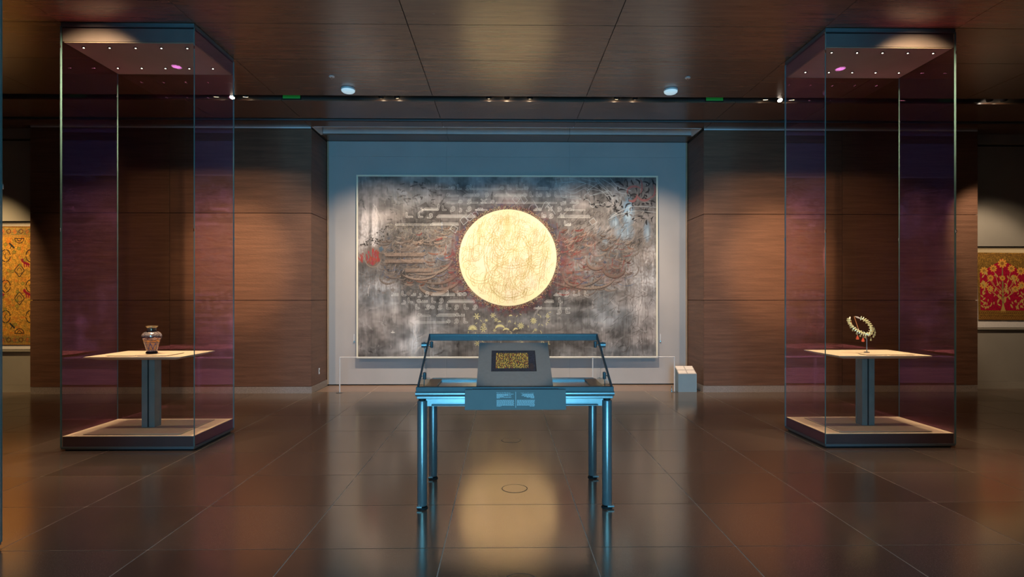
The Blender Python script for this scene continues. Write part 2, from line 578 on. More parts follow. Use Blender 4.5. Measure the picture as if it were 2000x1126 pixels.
for a, b in zip(nx, nx[1:]):
    for z0, z1 in ((0.018, 4.02), (4.02, 4.286)):
        MB().box(a + 0.0008, b - 0.0008, 10.12, 10.165, z0 + 0.0008, z1 - 0.0008).build('wall_board', M_WALL, wb)


def gallery_wall(name, x0, x1, y, rz0, rz1, rx0, rx1, label):
    """plain wall with a lit recess for a textile"""
    w = struct(MB().box(x0, x1, y + 0.42, y + 0.5, 0, CEIL).build(name, M_GALW), label)
    MB().box(x0, x1, y, y + 0.42, 0.115, rz0).build('wall_below', M_GALW, w)
    MB().box(x0, x1, y - 0.012, y + 0.42, 0, 0.112).build('skirting', M_GALW, w)
    MB().box(x0, x1, y, y + 0.42, rz1, 4.10).build('wall_above', M_GALW, w)
    MB().box(x0, x1, y - 0.05, y + 0.42, 4.13, CEIL).build('bulkhead', M_GALW, w)
    MB().box(x0, rx0, y, y + 0.42, rz0, rz1).build('jamb', M_GALW, w)
    MB().box(rx1, x1, y, y + 0.42, rz0, rz1).build('jamb', M_GALW, w)
    MB().box(rx0, rx1, y + 0.10, y + 0.14, rz0, rz1).build('backing_board', M_SHEET, w)
    MB().box(rx0, rx1, y - 0.03, y + 0.1, rz0 - 0.03, rz0).build('ledge', M_GALW, w)
    return w


gallery_wall('wall_far_left', XL, -7.59, 9.49, 0.69, 2.79, -9.3, -7.595, 'taupe gallery wall with the gold textile')
gallery_wall('wall_far_right', 7.80, XR, 9.60, 1.03, 2.41, 7.805, 9.3, 'taupe gallery wall with the crimson textile')
struct(MB().box(XL - 0.1, XL, 1.8, YF, 0, 4.6).build('wall_side_left', M_DARKW), 'dark left end wall of the gallery')
struct(MB().box(XR, XR + 0.1, 1.8, YF, 0, 4.6).build('wall_side_right', M_DARKW), 'dark right end wall of the gallery')
# lobby the camera stands in, with the tall window at its end
struct(MB().box(XL, -2.6, 1.8, 2.0, 0, CEIL).build('wall_front_left', M_DARKW), 'dark wall beside the lobby opening, left')
struct(MB().box(2.8, XR, 1.8, 2.0, 0, CEIL).build('wall_front_right', M_DARKW), 'dark wall beside the lobby opening, right')
struct(MB().box(-2.8, -2.6, YB, 1.8, 0, CEIL).build('wall_lobby_left', M_DARKW), 'dark left wall of the lobby')
struct(MB().box(2.8, 3.0, YB, 1.8, 0, CEIL).build('wall_lobby_right', M_DARKW), 'dark right wall of the lobby')
wl = struct(MB().box(-2.8, -1.15, YB - 0.15, YB, 0, CEIL).box(1.35, 3.0, YB - 0.15, YB, 0, CEIL).box(-1.15, 1.35, YB - 0.15, YB, 4.1, CEIL).build('wall_lobby_end', M_DARKW), 'dark lobby end wall around the tall window')
wn = struct(MB().box(-1.15, -1.09, YB - 0.12, YB - 0.04, 0.02, 4.1).box(1.29, 1.35, YB - 0.12, YB - 0.04, 0.02, 4.1).box(-1.15, 1.35, YB - 0.12, YB - 0.04, 0, 0.06).box(-1.15, 1.35, YB - 0.12, YB - 0.04, 4.04, 4.1).build('window_1', M_STEEL_D), 'tall window at the end of the lobby')
MB().box(-1.09, 1.29, YB - 0.085, YB - 0.075, 0.06, 4.04).build('window_pane', M_CLEAR, wn)

# small fittings on the walls
t = thing('wall_sensor', (-2.62, 10.12, 0.80), 'slim grey sensor clipped to the niche wall left of the painting', 'sensor')
MB().box(-2.628, -2.612, 10.104, 10.12, 0.78, 0.90, b=0.003).build('body', M_TRIM, t)
MB().lathe([(0.006, 0.755), (0.013, 0.762), (0.013, 0.78), (0.005, 0.785)], -2.62, 10.108, 12).build('tip', M_CHROME, t)
t = thing('wall_sensor', (2.78, 10.12, 0.80), 'slim grey sensor clipped to the niche wall right of the painting', 'sensor')
MB().box(2.772, 2.788, 10.104, 10.12, 0.78, 0.90, b=0.003).build('body', M_TRIM, t)
MB().lathe([(0.006, 0.755), (0.013, 0.762), (0.013, 0.78), (0.005, 0.785)], 2.78, 10.108, 12).build('tip', M_CHROME, t)
t = thing('wall_plate', (-3.09, 9.67, 0.26), 'narrow grey switch plate low on the wooden niche side', 'switch plate')
MB().box(-3.092, -3.082, 9.65, 9.69, 0.26, 0.36, b=0.002).build('plate', M_TRIM, t)
MB().box(-3.083, -3.079, 9.662, 9.678, 0.29, 0.33).build('rocker', M_STEEL_D, t)

# ------------------------------------------------------------------ glass display cases
CZ = 4.285


def glass_case(x0, x1, y0, y1, label, lit=True):
    t = thing('display_case', ((x0 + x1) / 2, (y0 + y1) / 2, 0), label, 'display case', 'tall floor-to-ceiling glass display cases')
    e = 0.014
    MB().box(x0 + 0.03, x1 - 0.03, y0 + 0.03, y1 - 0.03, 0, 0.022).build('recessed_base', M_BLACK, t)
    MB().box(x0 + 0.004, x1 - 0.004, y0 + 0.004, y1 - 0.004, 0.018, 0.043).build('base_channel', M_STEEL_D, t)
    MB().box(x0 + e, x1 - e, y0 + e, y1 - e, 0.043, 0.142, b=0.002).build('plinth', M_PLINTH, t)
    MB().box(x0 + e, x1 - e, y0 + e, y1 - e, 0.1425, 0.147).build('plinth_top', M_CREAM, t)
    MB().box(x0 + e, x1 - e, y0 + e, y1 - e, 4.102, 4.235, b=0.002).build('header', M_HEAD, t)
    MB().box(x0 + e + 0.01, x1 - e - 0.01, y0 + e + 0.01, y1 - e - 0.01, 4.094, 4.101).build('header_soffit', M_SOFFIT, t)
    MB().box(x0 + 0.004, x1 - 0.004, y0 + 0.004, y1 - 0.004, 4.245, CZ).build('top_channel', M_STEEL_D, t)
    z0, z1 = 0.035, 4.25
    p = 0.011
    for a in ((x0, x1, y0, y0 + p), (x0, x1, y1 - p, y1)):
        m = MB().box(*a, z0, z1)
        m.m = [1, 1, 0, 0, 1, 1]
        m.build('glass_pane', [M_PANE, M_EDGE], t)
    for a in ((x0, x0 + p, y0 + p + 0.001, y1 - p - 0.001), (x1 - p, x1, y0 + p + 0.001, y1 - p - 0.001)):
        m = MB().box(*a, z0, z1)
        m.m = [1, 1, 1, 1, 0, 0]
        m.build('glass_pane', [M_PANE, M_EDGE], t)
    for px, py in ((x0, y0), (x1, y0), (x0, y1), (x1, y1)):      # patch hinges at the pane corners
        for pz in (4.03, 2.2):
            MB().box(px - 0.004, px + 0.004, py - 0.004, py + 0.004, pz, pz + 0.03).build('corner_clip', M_CHROME, t)
    if lit:
        for ry_ in (y0 + 0.13, y0 + 0.65):
            for k in range(5):
                lx = x0 + 0.14 + k * (x1 - x0 - 0.28) / 4
                d = MB().lathe([(0.018, 4.088), (0.018, 4.0945)], lx, ry_, 16).build('downlight', M_BLACK, t)
                MB().lathe([(0.0072, 4.086), (0.0072, 4.0885)], lx, ry_, 12).build('lens', M_LED, d)
    return t


LC = (-4.43, -3.10, 5.80, 6.66)
RC = (3.285, 4.635, 5.80, 6.65)
glass_case(*LC, 'tall glass display case holding the enamelled vase')
glass_case(*RC, 'tall glass display case holding the jewelled necklace')
glass_case(-4.42, -3.081, 2.73, 3.575, 'empty tall glass display case beside the lobby opening', False)

for nm, (x0, x1, y0, y1) in (('L', LC), ('R', RC)):
    for ky, yy in enumerate((y0 + 0.13, y0 + 0.65)):
        for k in (0, 2, 4):
            lx = x0 + 0.14 + k * (x1 - x0 - 0.28) / 4
            spot_light('case_led_light', (lx, yy, 4.08), (lx * 0.55 + 0.45 * (x0 + x1) / 2, yy * 0.8 + 0.2 * (y0 + y1) / 2, 0.9), 110, (1.0, 0.76, 0.44), 44, 0.7, 0.012)


def pedestal(x0, x1, y0, y1, cx0, cx1, cy, label):
    t = thing('pedestal_table', ((x0 + x1) / 2, (y0 + y1) / 2, 0.147), label, 'table', 'pedestal tables inside the glass cases')
    b = 0.10
    MB().box(x0, x1, y0, y1, 0.151, 0.156).build('base_plate', M_OLIVE, t)
    MB().box(x0 + 0.03, x1 - 0.03, y0 + 0.03, y1 - 0.03, 0.147, 0.151).build('base_packer', M_BLACK, t)
    # top with a bevelled underside
    vs = [(x0, y0, 0.935), (x1, y0, 0.935), (x1, y1, 0.935), (x0, y1, 0.935),
          (x0, y0, 0.926), (x1, y0, 0.926), (x1, y1, 0.926), (x0, y1, 0.926),
          (x0 + b, y0 + b, 0.897), (x1 - b, y0 + b, 0.897), (x1 - b, y1 - b, 0.897), (x0 + b, y1 - b, 0.897)]
    fs = [(0, 1, 2, 3), (0, 4, 5, 1), (1, 5, 6, 2), (2, 6, 7, 3), (3, 7, 4, 0),
          (4, 8, 9, 5), (5, 9, 10, 6), (6, 10, 11, 7), (7, 11, 8, 4), (8, 11, 10, 9)]
    MB().add(vs, fs).build('tabletop', M_CREAM, t)
    w = cx1 - cx0
    MB().box(cx0, cx0 + w * 0.43, cy, cy + 0.10, 0.156, 0.897).build('column_plate', M_COLUMN, t)
    MB().box(cx0 + w * 0.55, cx1, cy, cy + 0.10, 0.156, 0.897).build('column_plate', M_COLUMN, t)
    MB().box(cx0 + w * 0.43, cx0 + w * 0.55, cy + 0.012, cy + 0.09, 0.156, 0.897).build('column_core', M_BLACK, t)
    MB().box(cx0 - 0.002, cx1 + 0.002, cy + 0.103, cy + 0.115, 0.156, 0.897).build('column_back', M_COLUMN, t)
    MB().box(cx0 - 0.03, cx1 + 0.03, cy - 0.02, cy + 0.135, 0.890, 0.8965).build('column_head', M_COLUMN, t)
    return t


pedestal(-4.25, -3.275, 5.865, 6.56, -3.853, -3.716, 6.17, 'cream pedestal table on a grey column under the vase')
pedestal(3.466, 4.437, 5.865, 6.56, 3.885, 4.02, 6.15, 'cream pedestal table on a grey column under the necklace')


def caption(x0, x1, y0, y1, label):
    t = thing('caption_plate', ((x0 + x1) / 2, (y0 + y1) / 2, 0.935), label, 'caption plate')
    MB().box(x0, x1, y0, y1, 0.939, 0.944, b=0.001).build('plate', M_CREAM, t)
    MB().box(x0 + 0.01, x1 - 0.01, y0 + 0.01, y1 - 0.01, 0.935, 0.939).build('packer', M_BLACK, t)
    return t


caption(-4.07, -3.78, 5.93, 6.03, 'thin cream caption plate on the vase table, beside the vase plate')
caption(-3.765, -3.45, 5.93, 6.26, 'thin cream plate that the enamelled vase stands on')
caption(3.78, 4.02, 5.92, 6.06, 'thin cream caption plate in front of the necklace stand')
caption(4.035, 4.30, 5.92, 6.00, 'narrow cream caption plate at the edge of the necklace table')

# enamelled vase: lathed, colours painted on the vertices
vx, vy, vz = -3.722, 6.13, 0.944
prof = [(0.058, 0.0), (0.064, 0.004), (0.066, 0.012), (0.060, 0.022), (0.054, 0.028), (0.058, 0.040), (0.068, 0.070), (0.080, 0.105),
        (0.094, 0.140), (0.106, 0.168), (0.110, 0.184), (0.108, 0.198), (0.100, 0.212), (0.084, 0.226), (0.064, 0.236), (0.052, 0.241),
        (0.050, 0.246), (0.051, 0.262), (0.054, 0.275), (0.062, 0.285), (0.066, 0.289), (0.066, 0.293), (0.058, 0.291), (0.047, 0.275), (0.045, 0.246)]
prof = [(r * 0.87, z) for r, z in prof]
fine = []
for (r0, z0), (r1, z1) in zip(prof, prof[1:]):
    n = max(1, int(math.hypot(r1 - r0, z1 - z0) / 0.0016))
    fine += [(r0 + (r1 - r0) * i / n, z0 + (z1 - z0) * i / n) for i in range(n)]
fine.append(prof[-1])
vt = thing('vase', (vx, vy, vz), 'baluster vase in dark blue and gold enamel with flared rim', 'vase')
SEG = 160
vo = MB().lathe([(r, vz + z) for r, z in fine], vx, vy, SEG).build('vase_body', M_ENAMEL, vt, smooth=True)
vc = np.zeros((len(fine) * SEG, 3))
rv = np.random.default_rng(3)
NR = rv.random((24, 40))
for i, (r, z) in enumerate(fine):
    for k in range(SEG):
        a = k / SEG
        n = NR[int(z * 400) % 24, int(a * 40) % 40]
        n2 = NR[int(z * 700) % 24, int(a * 80 + 11) % 40]
        c = (0.13, 0.11, 0.30)
        if z < 0.026:
            c = (0.05, 0.05, 0.10)
        elif z < 0.040:
            c = (0.55, 0.5, 0.6) if k % 8 < 5 else (0.1, 0.1, 0.2)
        elif z < 0.118:
            s = math.sin(a * 2 * math.pi * 9) * 0.026 + 0.080
            c = (0.16, 0.14, 0.42) if abs(z - s) < 0.012 else ((0.62, 0.42, 0.20) if n > 0.45 else (0.36, 0.27, 0.36))
        elif z < 0.124 or 0.150 < z < 0.154:
            c = (0.12, 0.10, 0.28)
        elif z < 0.150:
            c = (0.70, 0.44, 0.14) if n > 0.5 else (0.20, 0.15, 0.28)
        elif z < 0.178:
            c = (0.62, 0.35, 0.22) if n2 > 0.55 else ((0.75, 0.70, 0.72) if n > 0.5 else (0.2, 0.14, 0.28))
        elif z < 0.184:
            c = (0.14, 0.12, 0.26)
        elif z < 0.232:
            c = (0.86, 0.80, 0.78) if n2 > 0.45 else ((0.6, 0.42, 0.3) if n > 0.7 else (0.18, 0.14, 0.26))
        elif z < 0.246:
            c = (0.10, 0.09, 0.16)
        elif z < 0.272:
            c = (0.70, 0.62, 0.52) if n2 > 0.4 else (0.13, 0.11, 0.2)
        else:
            c = (0.80, 0.68, 0.48)
        vc[i * SEG + k] = c
set_cols(vo.data, vc)

# necklace on its stand
nxc, nyc, nzb = 3.93, 6.17, 0.944
K = 0.541 / 1000


def npt(px, py, dy=0.0):
    """profile sketch units (from the stand's base) to a point of the tilted ring"""
    z = 0.944 + (930 - py) * K * 1.0
    return (nxc + (px - 600) * K, nyc + (z - 1.16) * 0.55 + dy, z)


st = thing('necklace_stand', (nxc, nyc, 0.935), 'slim bronze stand with round foot that holds up the necklace', 'stand')
base_y = npt(610, 930)[1]
MB().lathe([(0.028, 0.944), (0.028, 0.949), (0.008, 0.953)], npt(610, 930)[0], nyc - 0.02, 20).build('foot', M_STEEL_D, st, smooth=True)
jx = npt(610, 600)
MB().tube([(npt(610, 930)[0], nyc - 0.02, 0.946), (jx[0], nyc - 0.02, 1.08), (jx[0], jx[1] + 0.012, jx[2] - 0.01)], 0.0042, 10).build('post', M_STEEL, st, smooth=True)
for sx, ya, yb_ in ((397, 232, 460), (497, 218, 500)):
    p0, p1 = npt(sx, ya, 0.012), npt(sx, yb_, 0.012)
    MB().tube([p1, p0], 0.004, 8).build('arm', M_COPPER, st, smooth=True)
MB().tube([npt(397, 455, 0.014), npt(497, 500, 0.014), npt(610, 560, 0.014)], 0.004, 8).build('arm', M_COPPER, st, smooth=True)
nk = thing('necklace', (nxc, nyc, 1.08), 'jewelled collar necklace with pale gems, green beads and two red drops', 'necklace')
path = [(397, 232), (372, 262), (350, 300), (346, 345), (362, 392), (398, 438), (448, 486), (500, 520), (560, 548), (622, 560), (682, 542), (722, 500), (738, 448), (734, 398), (712, 345), (678, 300), (640, 275), (590, 252), (500, 218)]
MB().tube([npt(*p) for p in path], 0.0032, 8).build('chain', M_FRAME, nk, smooth=True)
for a, b in (((398, 225), (372, 270)), ((505, 218), (592, 258))):
    MB().tube([npt(*a), npt(*[(q + w) / 2 for q, w in zip(a, b)]), npt(*b)], [0.004, 0.009, 0.006], 8).build('end_cap', M_SHEET, nk, smooth=True)


def gem_mesh(name, prof_, seg, mat):
    m = MB().lathe(prof_, 0, 0, seg)
    me = bpy.data.meshes.new(name)
    me.from_pydata(m.v, [], m.f)
    me.materials.append(mat)
    return me


def child_mesh(name, me, loc, parent, rot=(0, 0, 0), sc=1.0):
    o = bpy.data.objects.new(name, me)
    COL.objects.link(o)
    link_at(o, loc, parent)
    o.rotation_euler = rot
    o.scale = (sc, sc, sc)
    return o


g_round = gem_mesh('gem', [(0.002, -0.009), (0.008, -0.006), (0.0105, 0.0), (0.008, 0.005), (0.003, 0.0075)], 8, M_DIAMOND)
g_leaf = gem_mesh('leaf_gem', [(0.001, -0.016), (0.006, -0.008), (0.0075, 0.0), (0.005, 0.009), (0.001, 0.016)], 8, M_DIAMOND)
g_bead = gem_mesh('bead', [(0.001, -0.013), (0.007, -0.010), (0.0095, -0.003), (0.006, 0.006), (0.002, 0.012)], 10, M_EMERALD)
g_drop = gem_mesh('red_drop', [(0.004, -0.024), (0.014, -0.021), (0.0155, -0.014), (0.010, 0.004), (0.003, 0.022)], 12, M_SPINEL)
P = [Vector(npt(*p)) for p in path]
L = [0]
for a, b in zip(P, P[1:]):
    L.append(L[-1] + (b - a).length)
cen = Vector(npt(545, 390))


def on_path(s):
    for i in range(len(P) - 1):
        if L[i + 1] >= s:
            f = (s - L[i]) / (L[i + 1] - L[i])
            return P[i].lerp(P[i + 1], f)
    return P[-1]


NG = 27
for k in range(NG):
    s = L[1] + 0.012 + (L[-2] - L[1] - 0.02) * k / (NG - 1)
    p = on_path(s)
    out = (p - cen).normalized()
    child_mesh('gem', g_round, p + Vector((0, -0.006, 0)), nk, (random.uniform(1, 2), random.uniform(-.5, .5), 0), random.uniform(0.85, 1.15))
    ang = math.atan2(out.x, out.z)
    child_mesh('leaf_gem', g_leaf, p + out * 0.017 + Vector((0, -0.008, 0)), nk, (0, ang + random.uniform(-.4, .4), 0), random.uniform(0.9, 1.2))
    if k % 2 == 0:
        child_mesh('leaf_gem', g_leaf, p - out * 0.012 + Vector((0, -0.004, 0)), nk, (0, ang, 0), 0.7)
for px, py in ((330, 430), (352, 485), (412, 548), (468, 596), (556, 622), (655, 672), (728, 612), (765, 575), (788, 532), (790, 470)):
    q = Vector(npt(px, py, -0.01))
    MB().tube([q + Vector((0, 0, 0.010)), q + Vector((0, 0, 0.026))], 0.0016, 6).build('bead_link', M_FRAME, nk)
    child_mesh('bead', g_bead, q, nk, (0, 0, 0), 1.05)
for px, py in ((398, 628), (495, 672)):
    q = Vector(npt(px, py, -0.012))
    MB().tube([q + Vector((0, 0, 0.018)), q + Vector((0, 0, 0.10))], 0.0016, 6).build('drop_link', M_FRAME, nk)
    child_mesh('red_drop', g_drop, q, nk)

# ------------------------------------------------------------------ steel table with tilted glass cover
TX0, TX1 = -0.630, 0.800
YFt, YBk = 4.115, 4.95
tb = thing('display_table', ((TX0 + TX1) / 2, (YFt + YBk) / 2, 0), 'grey steel display table with tilted glass cover and round legs', 'display table')
for lx, ly in ((-0.591, 4.195), (0.760, 4.195), (-0.597, 4.89), (0.762, 4.89)):
    leg = MB().tube([(lx, ly, 0.022), (lx, ly, 0.026), (lx, ly, 0.780), (lx, ly, 0.785)], [0.034, 0.0365, 0.0365, 0.033], 36).build('leg', M_STEEL, tb, smooth=True)
    MB().lathe([(0.027, 0.785), (0.027, 0.806)], lx, ly, 20).build('leg_neck', M_RUBBER, leg)
    MB().lathe([(0.016, 0.010), (0.016, 0.023)], lx, ly, 16).build('foot_stem', M_RUBBER, leg)
    MB().lathe([(0.040, 0.0), (0.041, 0.004), (0.036, 0.011)], lx, ly, 24).build('foot', M_RUBBER, leg, smooth=True)
    sg = -1 if lx < 0 else 1
    MB().box(lx - 0.036 if sg < 0 else lx - 0.002, lx + 0.002 if sg < 0 else lx + 0.048, ly - 0.041, ly - 0.010, 0.012, 0.024, b=0.002).build('foot_lever', M_STEEL, leg)
# aprons, rounded front rail, rim
MB().box(TX0 + 0.045, TX1 - 0.045, 4.20, 4.215, 0.742, 0.825).build('front_apron', M_STEEL, tb)
MB().box(TX0 + 0.045, TX1 - 0.045, 4.875, 4.89, 0.742, 0.825).build('back_apron', M_STEEL, tb)
for ax in (TX0 + 0.045, TX1 - 0.06):
    MB().box(ax, ax + 0.015, 4.215, 4.875, 0.742, 0.825).build('side_apron', M_STEEL, tb)
MB().box(TX0 + 0.006, TX1 - 0.006, YFt + 0.015, YBk, 0.806, 0.826, b=0.004).build('table_frame', M_STEEL, tb)
MB().tube([(TX0, 4.128, 0.844), (TX1, 4.128, 0.844)], 0.018, 24).build('front_rail', M_STEEL, tb, smooth=True)
MB().box(TX0 + 0.004, TX1 - 0.004, 4.12, 4.165, 0.858, 0.893, b=0.003).build('front_rim', M_STEEL_D, tb)
for ax in (TX0 + 0.008, TX1 - 0.108):
    MB().box(ax, ax + 0.10, 4.165, YBk - 0.03, 0.826, 0.842, b=0.002).build('deck_side', M_DECK, tb)
MB().box(TX0 + 0.108, TX1 - 0.108, 4.88, YBk - 0.03, 0.826, 0.842, b=0.002).build('deck_back', M_STEEL, tb)
MB().box(TX0 + 0.108, TX1 - 0.108, 4.86, 4.879, 0.75, 0.838).build('tray_wall', M_STEEL, tb)
MB().box(TX0 + 0.108, TX1 - 0.108, 4.165, 4.86, 0.75, 0.756).build('tray_floor', M_STEEL_D, tb)
MB().box(TX0 + 0.02, TX1 - 0.02, YBk - 0.03, YBk, 0.826, 0.846, b=0.003).build('back_rim', M_STEEL, tb)
# tilted cover frame
A = Vector((0, 4.135, 0.895))
B = Vector((0, 4.800, 1.225))
dv = (B - A).normalized()
nv = Vector((0, -dv.z, dv.y))       # outward normal of the cover


def slant_box(x0, x1, s0, s1, n0, n1):
    q = [A + dv * s + nv * n for s, n in ((s0, n0), (s1, n0), (s1, n1), (s0, n1))]
    return MB().prism([(p.y, p.z) for p in q], 'x', x0, x1)


SL = (B - A).length
hood = slant_box(TX0 + 0.010, TX0 + 0.022, 0, SL, -0.016, 0.004).build('cover_frame_side', M_STEEL_D, tb)
slant_box(TX1 - 0.022, TX1 - 0.010, 0, SL, -0.016, 0.004).build('cover_frame_side', M_STEEL_D, tb)
MB().box(TX0 + 0.010, TX1 - 0.010, 4.792, 4.806, 1.176, 1.229, b=0.002).build('cover_top_bar', M_STEEL_D, tb)
MB().box(TX0 + 0.010, TX1 - 0.010, 4.780, 4.808, 1.2285, 1.233).build('cover_top_cap', M_BLACK, tb)
slant_box(TX0 + 0.023, TX1 - 0.023, 0.004, SL - 0.012, -0.006, -0.001).build('cover_glass', M_CLEAR, tb)
for sx in (TX0 + 0.014, TX1 - 0.019):
    MB().prism([(4.16, 0.844), (4.80, 0.844), (4.80, 1.172), (4.175, 0.884)], 'x', sx, sx + 0.005).build('side_glass', M_CLEAR, tb)
# clamps: knob outside, knob inside, with steel pins; support rods
for sg, xe in ((-1, TX0 + 0.016), (1, TX1 - 0.016)):
    for s, outer in ((0.82, True), (0.22, False)):
        p = A + dv * (SL * s) - nv * 0.02
        if outer:
            k = MB().tube([(xe + sg * 0.008, p.y, p.z), (xe + sg * 0.052, p.y, p.z)], 0.021, 24).build('clamp_knob', M_STEEL, tb, smooth=True)
            MB().lathe([(0.006, p.z + 0.019), (0.006, p.z + 0.026)], xe + sg * 0.03, p.y, 10).build('grub_screw', M_STEEL_D, k)
            MB().tube([(xe - sg * 0.004, p.y, p.z), (xe - sg * 0.018, p.y, p.z)], 0.0055, 12).build('pin', M_CHROME, tb, smooth=True)
            MB().tube([(xe - sg * 0.030, p.y, p.z - 0.022), (xe - sg * 0.030, p.y, p.z - 0.019), (xe - sg * 0.030, p.y, p.z + 0.027), (xe - sg * 0.030, p.y, p.z + 0.030)], [0.009, 0.0125, 0.0125, 0.009], 20).build('inner_knob', M_STEEL_D, tb, smooth=True)
            MB().tube([(xe + sg * 0.028, p.y, p.z - 0.018), (xe + sg * 0.010, p.y + 0.02, 0.846)], 0.0045, 10).build('support_rod', M_STEEL, tb, smooth=True)
        else:
            MB().tube([(xe - sg * 0.002, p.y, p.z), (xe - sg * 0.014, p.y, p.z)], 0.0045, 12).build('pin', M_CHROME, tb, smooth=True)
            MB().tube([(xe - sg * 0.026, p.y, p.z - 0.026), (xe - sg * 0.026, p.y, p.z - 0.022), (xe - sg * 0.026, p.y, p.z + 0.024), (xe - sg * 0.026, p.y, p.z + 0.028)], [0.008, 0.0125, 0.0125, 0.008], 20).build('inner_knob', M_STEEL_D, tb, smooth=True)
            MB().tube([(xe - sg * 0.024, p.y, p.z - 0.024), (xe - sg * 0.022, p.y, 0.842)], 0.004, 10).build('support_rod', M_CHROME, tb, smooth=True)
# label panel hung on the rail
LP0, LP1 = Vector((0, 4.070, 0.880)), Vector((0, 4.050, 0.742))
lx0, lx1 = -0.272, 0.444
m = MB().prism([(LP1.y, LP1.z), (LP1.y + 0.006, LP1.z), (LP0.y + 0.006, LP0.z), (LP0.y, LP0.z)], 'x', lx0, lx1)
lp = thing('label_panel', ((lx0 + lx1) / 2, 4.06, 0.742), 'slate grey bilingual label panel hung on the front of the steel table', 'label panel')
m.build('panel', M_LABEL, lp)
MB().box(lx0 + 0.05, lx1 - 0.05, 4.074, 4.108, 0.862, 0.882).build('bracket', M_STEEL_D, lp)
lt = (LP1 - LP0).normalized()
ln = Vector((0, -0.138, 0.02)).normalized()


def on_label(x, s, off=0.0008):
    p = LP0 + lt * s + ln * off
    return Vector((x, p.y, p.z))


def strip(mb, x0, x1, s0, s1):
    mb.add([on_label(x0, s1), on_label(x1, s1), on_label(x1, s0), on_label(x0, s0)], [(0, 1, 2, 3)])


KX = 0.716 / 199.0          # metres per unit of the panel's layout (199 wide, 40 high)
KS = 0.1394 / 40.0


def words(mb, x0, x1, s, h_, seed):
    rr = random.Random(seed)
    x = x0
    while x < x1 - 0.004:
        w = min(rr.uniform(0.006, 0.017), x1 - x)
        strip(mb, x, x + w, s, s + h_)
        x += w + 0.0022


eng = MB()
ar = MB()
U = lambda u: lx0 + (u - 907.5) * KX
V = lambda v: (v - 762.2) * KS
for i, (e, a) in enumerate(((1003, 1020), (993, 1022), (1000, 1019), (985, 1024), (999, 1029), (976, 1037))):
    words(eng, U(970), U(e), V(770.2 + i * 1.55), 0.0036, i)
    words(ar, U(a), U(1044), V(770.2 + i * 1.55), 0.0036, i + 50)
for i in range(9):
    words(eng, U(970), U(1004.5 if i < 8 else 979), V(782.3 + i * 1.5), 0.0030, i + 100)
    words(ar, U(1010 if i < 8 else 1035), U(1045), V(782.3 + i * 1.5), 0.0030, i + 150)
o = eng.build('english_text', M_PRINT, lp)
o['kind'] = 'stuff'
o = ar.build('arabic_text', M_PRINT, lp)
o['kind'] = 'stuff'
m = MB()
strip(m, U(1007.2), U(1008.0), V(766), V(798))
m.build('divider_line', M_PRINT, lp)


def text_obj(name, body, x0, x1, s_base, height, parent, mat):
    cu = bpy.data.curves.new(name, 'FONT')
    cu.body = body
    tmp = bpy.data.objects.new(name, cu)
    COL.objects.link(tmp)
    bpy.context.view_layer.update()
    me = bpy.data.meshes.new_from_object(tmp)
    bpy.data.objects.remove(tmp)
    n = len(me.vertices)
    if n == 0:
        return None
    co = np.zeros(n * 3)
    me.vertices.foreach_get('co', co)
    co = co.reshape(-1, 3)
    lo, hi = co.min(0), co.max(0)
    q = [on_label(x0 + (c[0] - lo[0]) / (hi[0] - lo[0]) * (x1 - x0), s_base - (c[1] - lo[1]) / (hi[1] - lo[1]) * height, 0.001) for c in co]
    org = on_label(x0, s_base, 0.001)
    me.vertices.foreach_set('co', np.array([tuple(v - org) for v in q]).ravel())
    me.materials.clear()
    me.materials.append(mat)
    me.update()
    o = bpy.data.objects.new(name, me)
    COL.objects.link(o)
    link_at(o, org, parent)
    return o


text_obj('english_heading', "Folio from the \u2018Blue Qur\u2019an\u2019", U(970), U(997.5), V(769.2), 0.0085, lp, M_PRINT)
arab = '\ufebb\ufed4\ufea4\ufe94 \ufee3\ufee6 "\ufe8d\ufedf\ufee4\ufebc\ufea4\ufed2 \ufe8d\ufef7\ufeaf\ufead\ufed5"'
text_obj('arabic_heading', arab[::-1], U(1017), U(1044), V(769.4), 0.0085, lp, M_PRINT)

# mount board and manuscript folio under the tilted glass
MA = Vector((0, 4.215, 0.886))
MBt = Vector((0, 4.735, 1.163))
md = (MBt - MA).normalized()
mn = Vector((0, -md.z, md.y))
ML = (MBt - MA).length
mx0, mx1 = -0.197, 0.366
mb_t = thing('mount_board', ((mx0 + mx1) / 2, 4.47, 0.756), 'tilted slate grey mount board inside the steel table', 'mount board')
q = [MA + md * s + mn * n for s, n in ((0, -0.018), (ML, -0.018), (ML, 0), (0, 0))]
MB().prism([(p.y, p.z) for p in q], 'x', mx0, mx1).build('board', M_MOUNT, mb_t)
MB().prism([(4.60, 0.756), (4.62, 0.756), (4.62, 1.086), (4.60, 1.075)], 'x', mx0 + 0.08, mx1 - 0.08).build('prop', M_STEEL_D, mb_t)
MB().prism([(4.24, 0.756), (4.26, 0.756), (4.26, 0.888), (4.24, 0.877)], 'x', mx0 + 0.08, mx1 - 0.08).build('prop', M_STEEL_D, mb_t)


def on_mount(x, s, off):
    p = MA + md * s + mn * off
    return Vector((x, p.y, p.z))


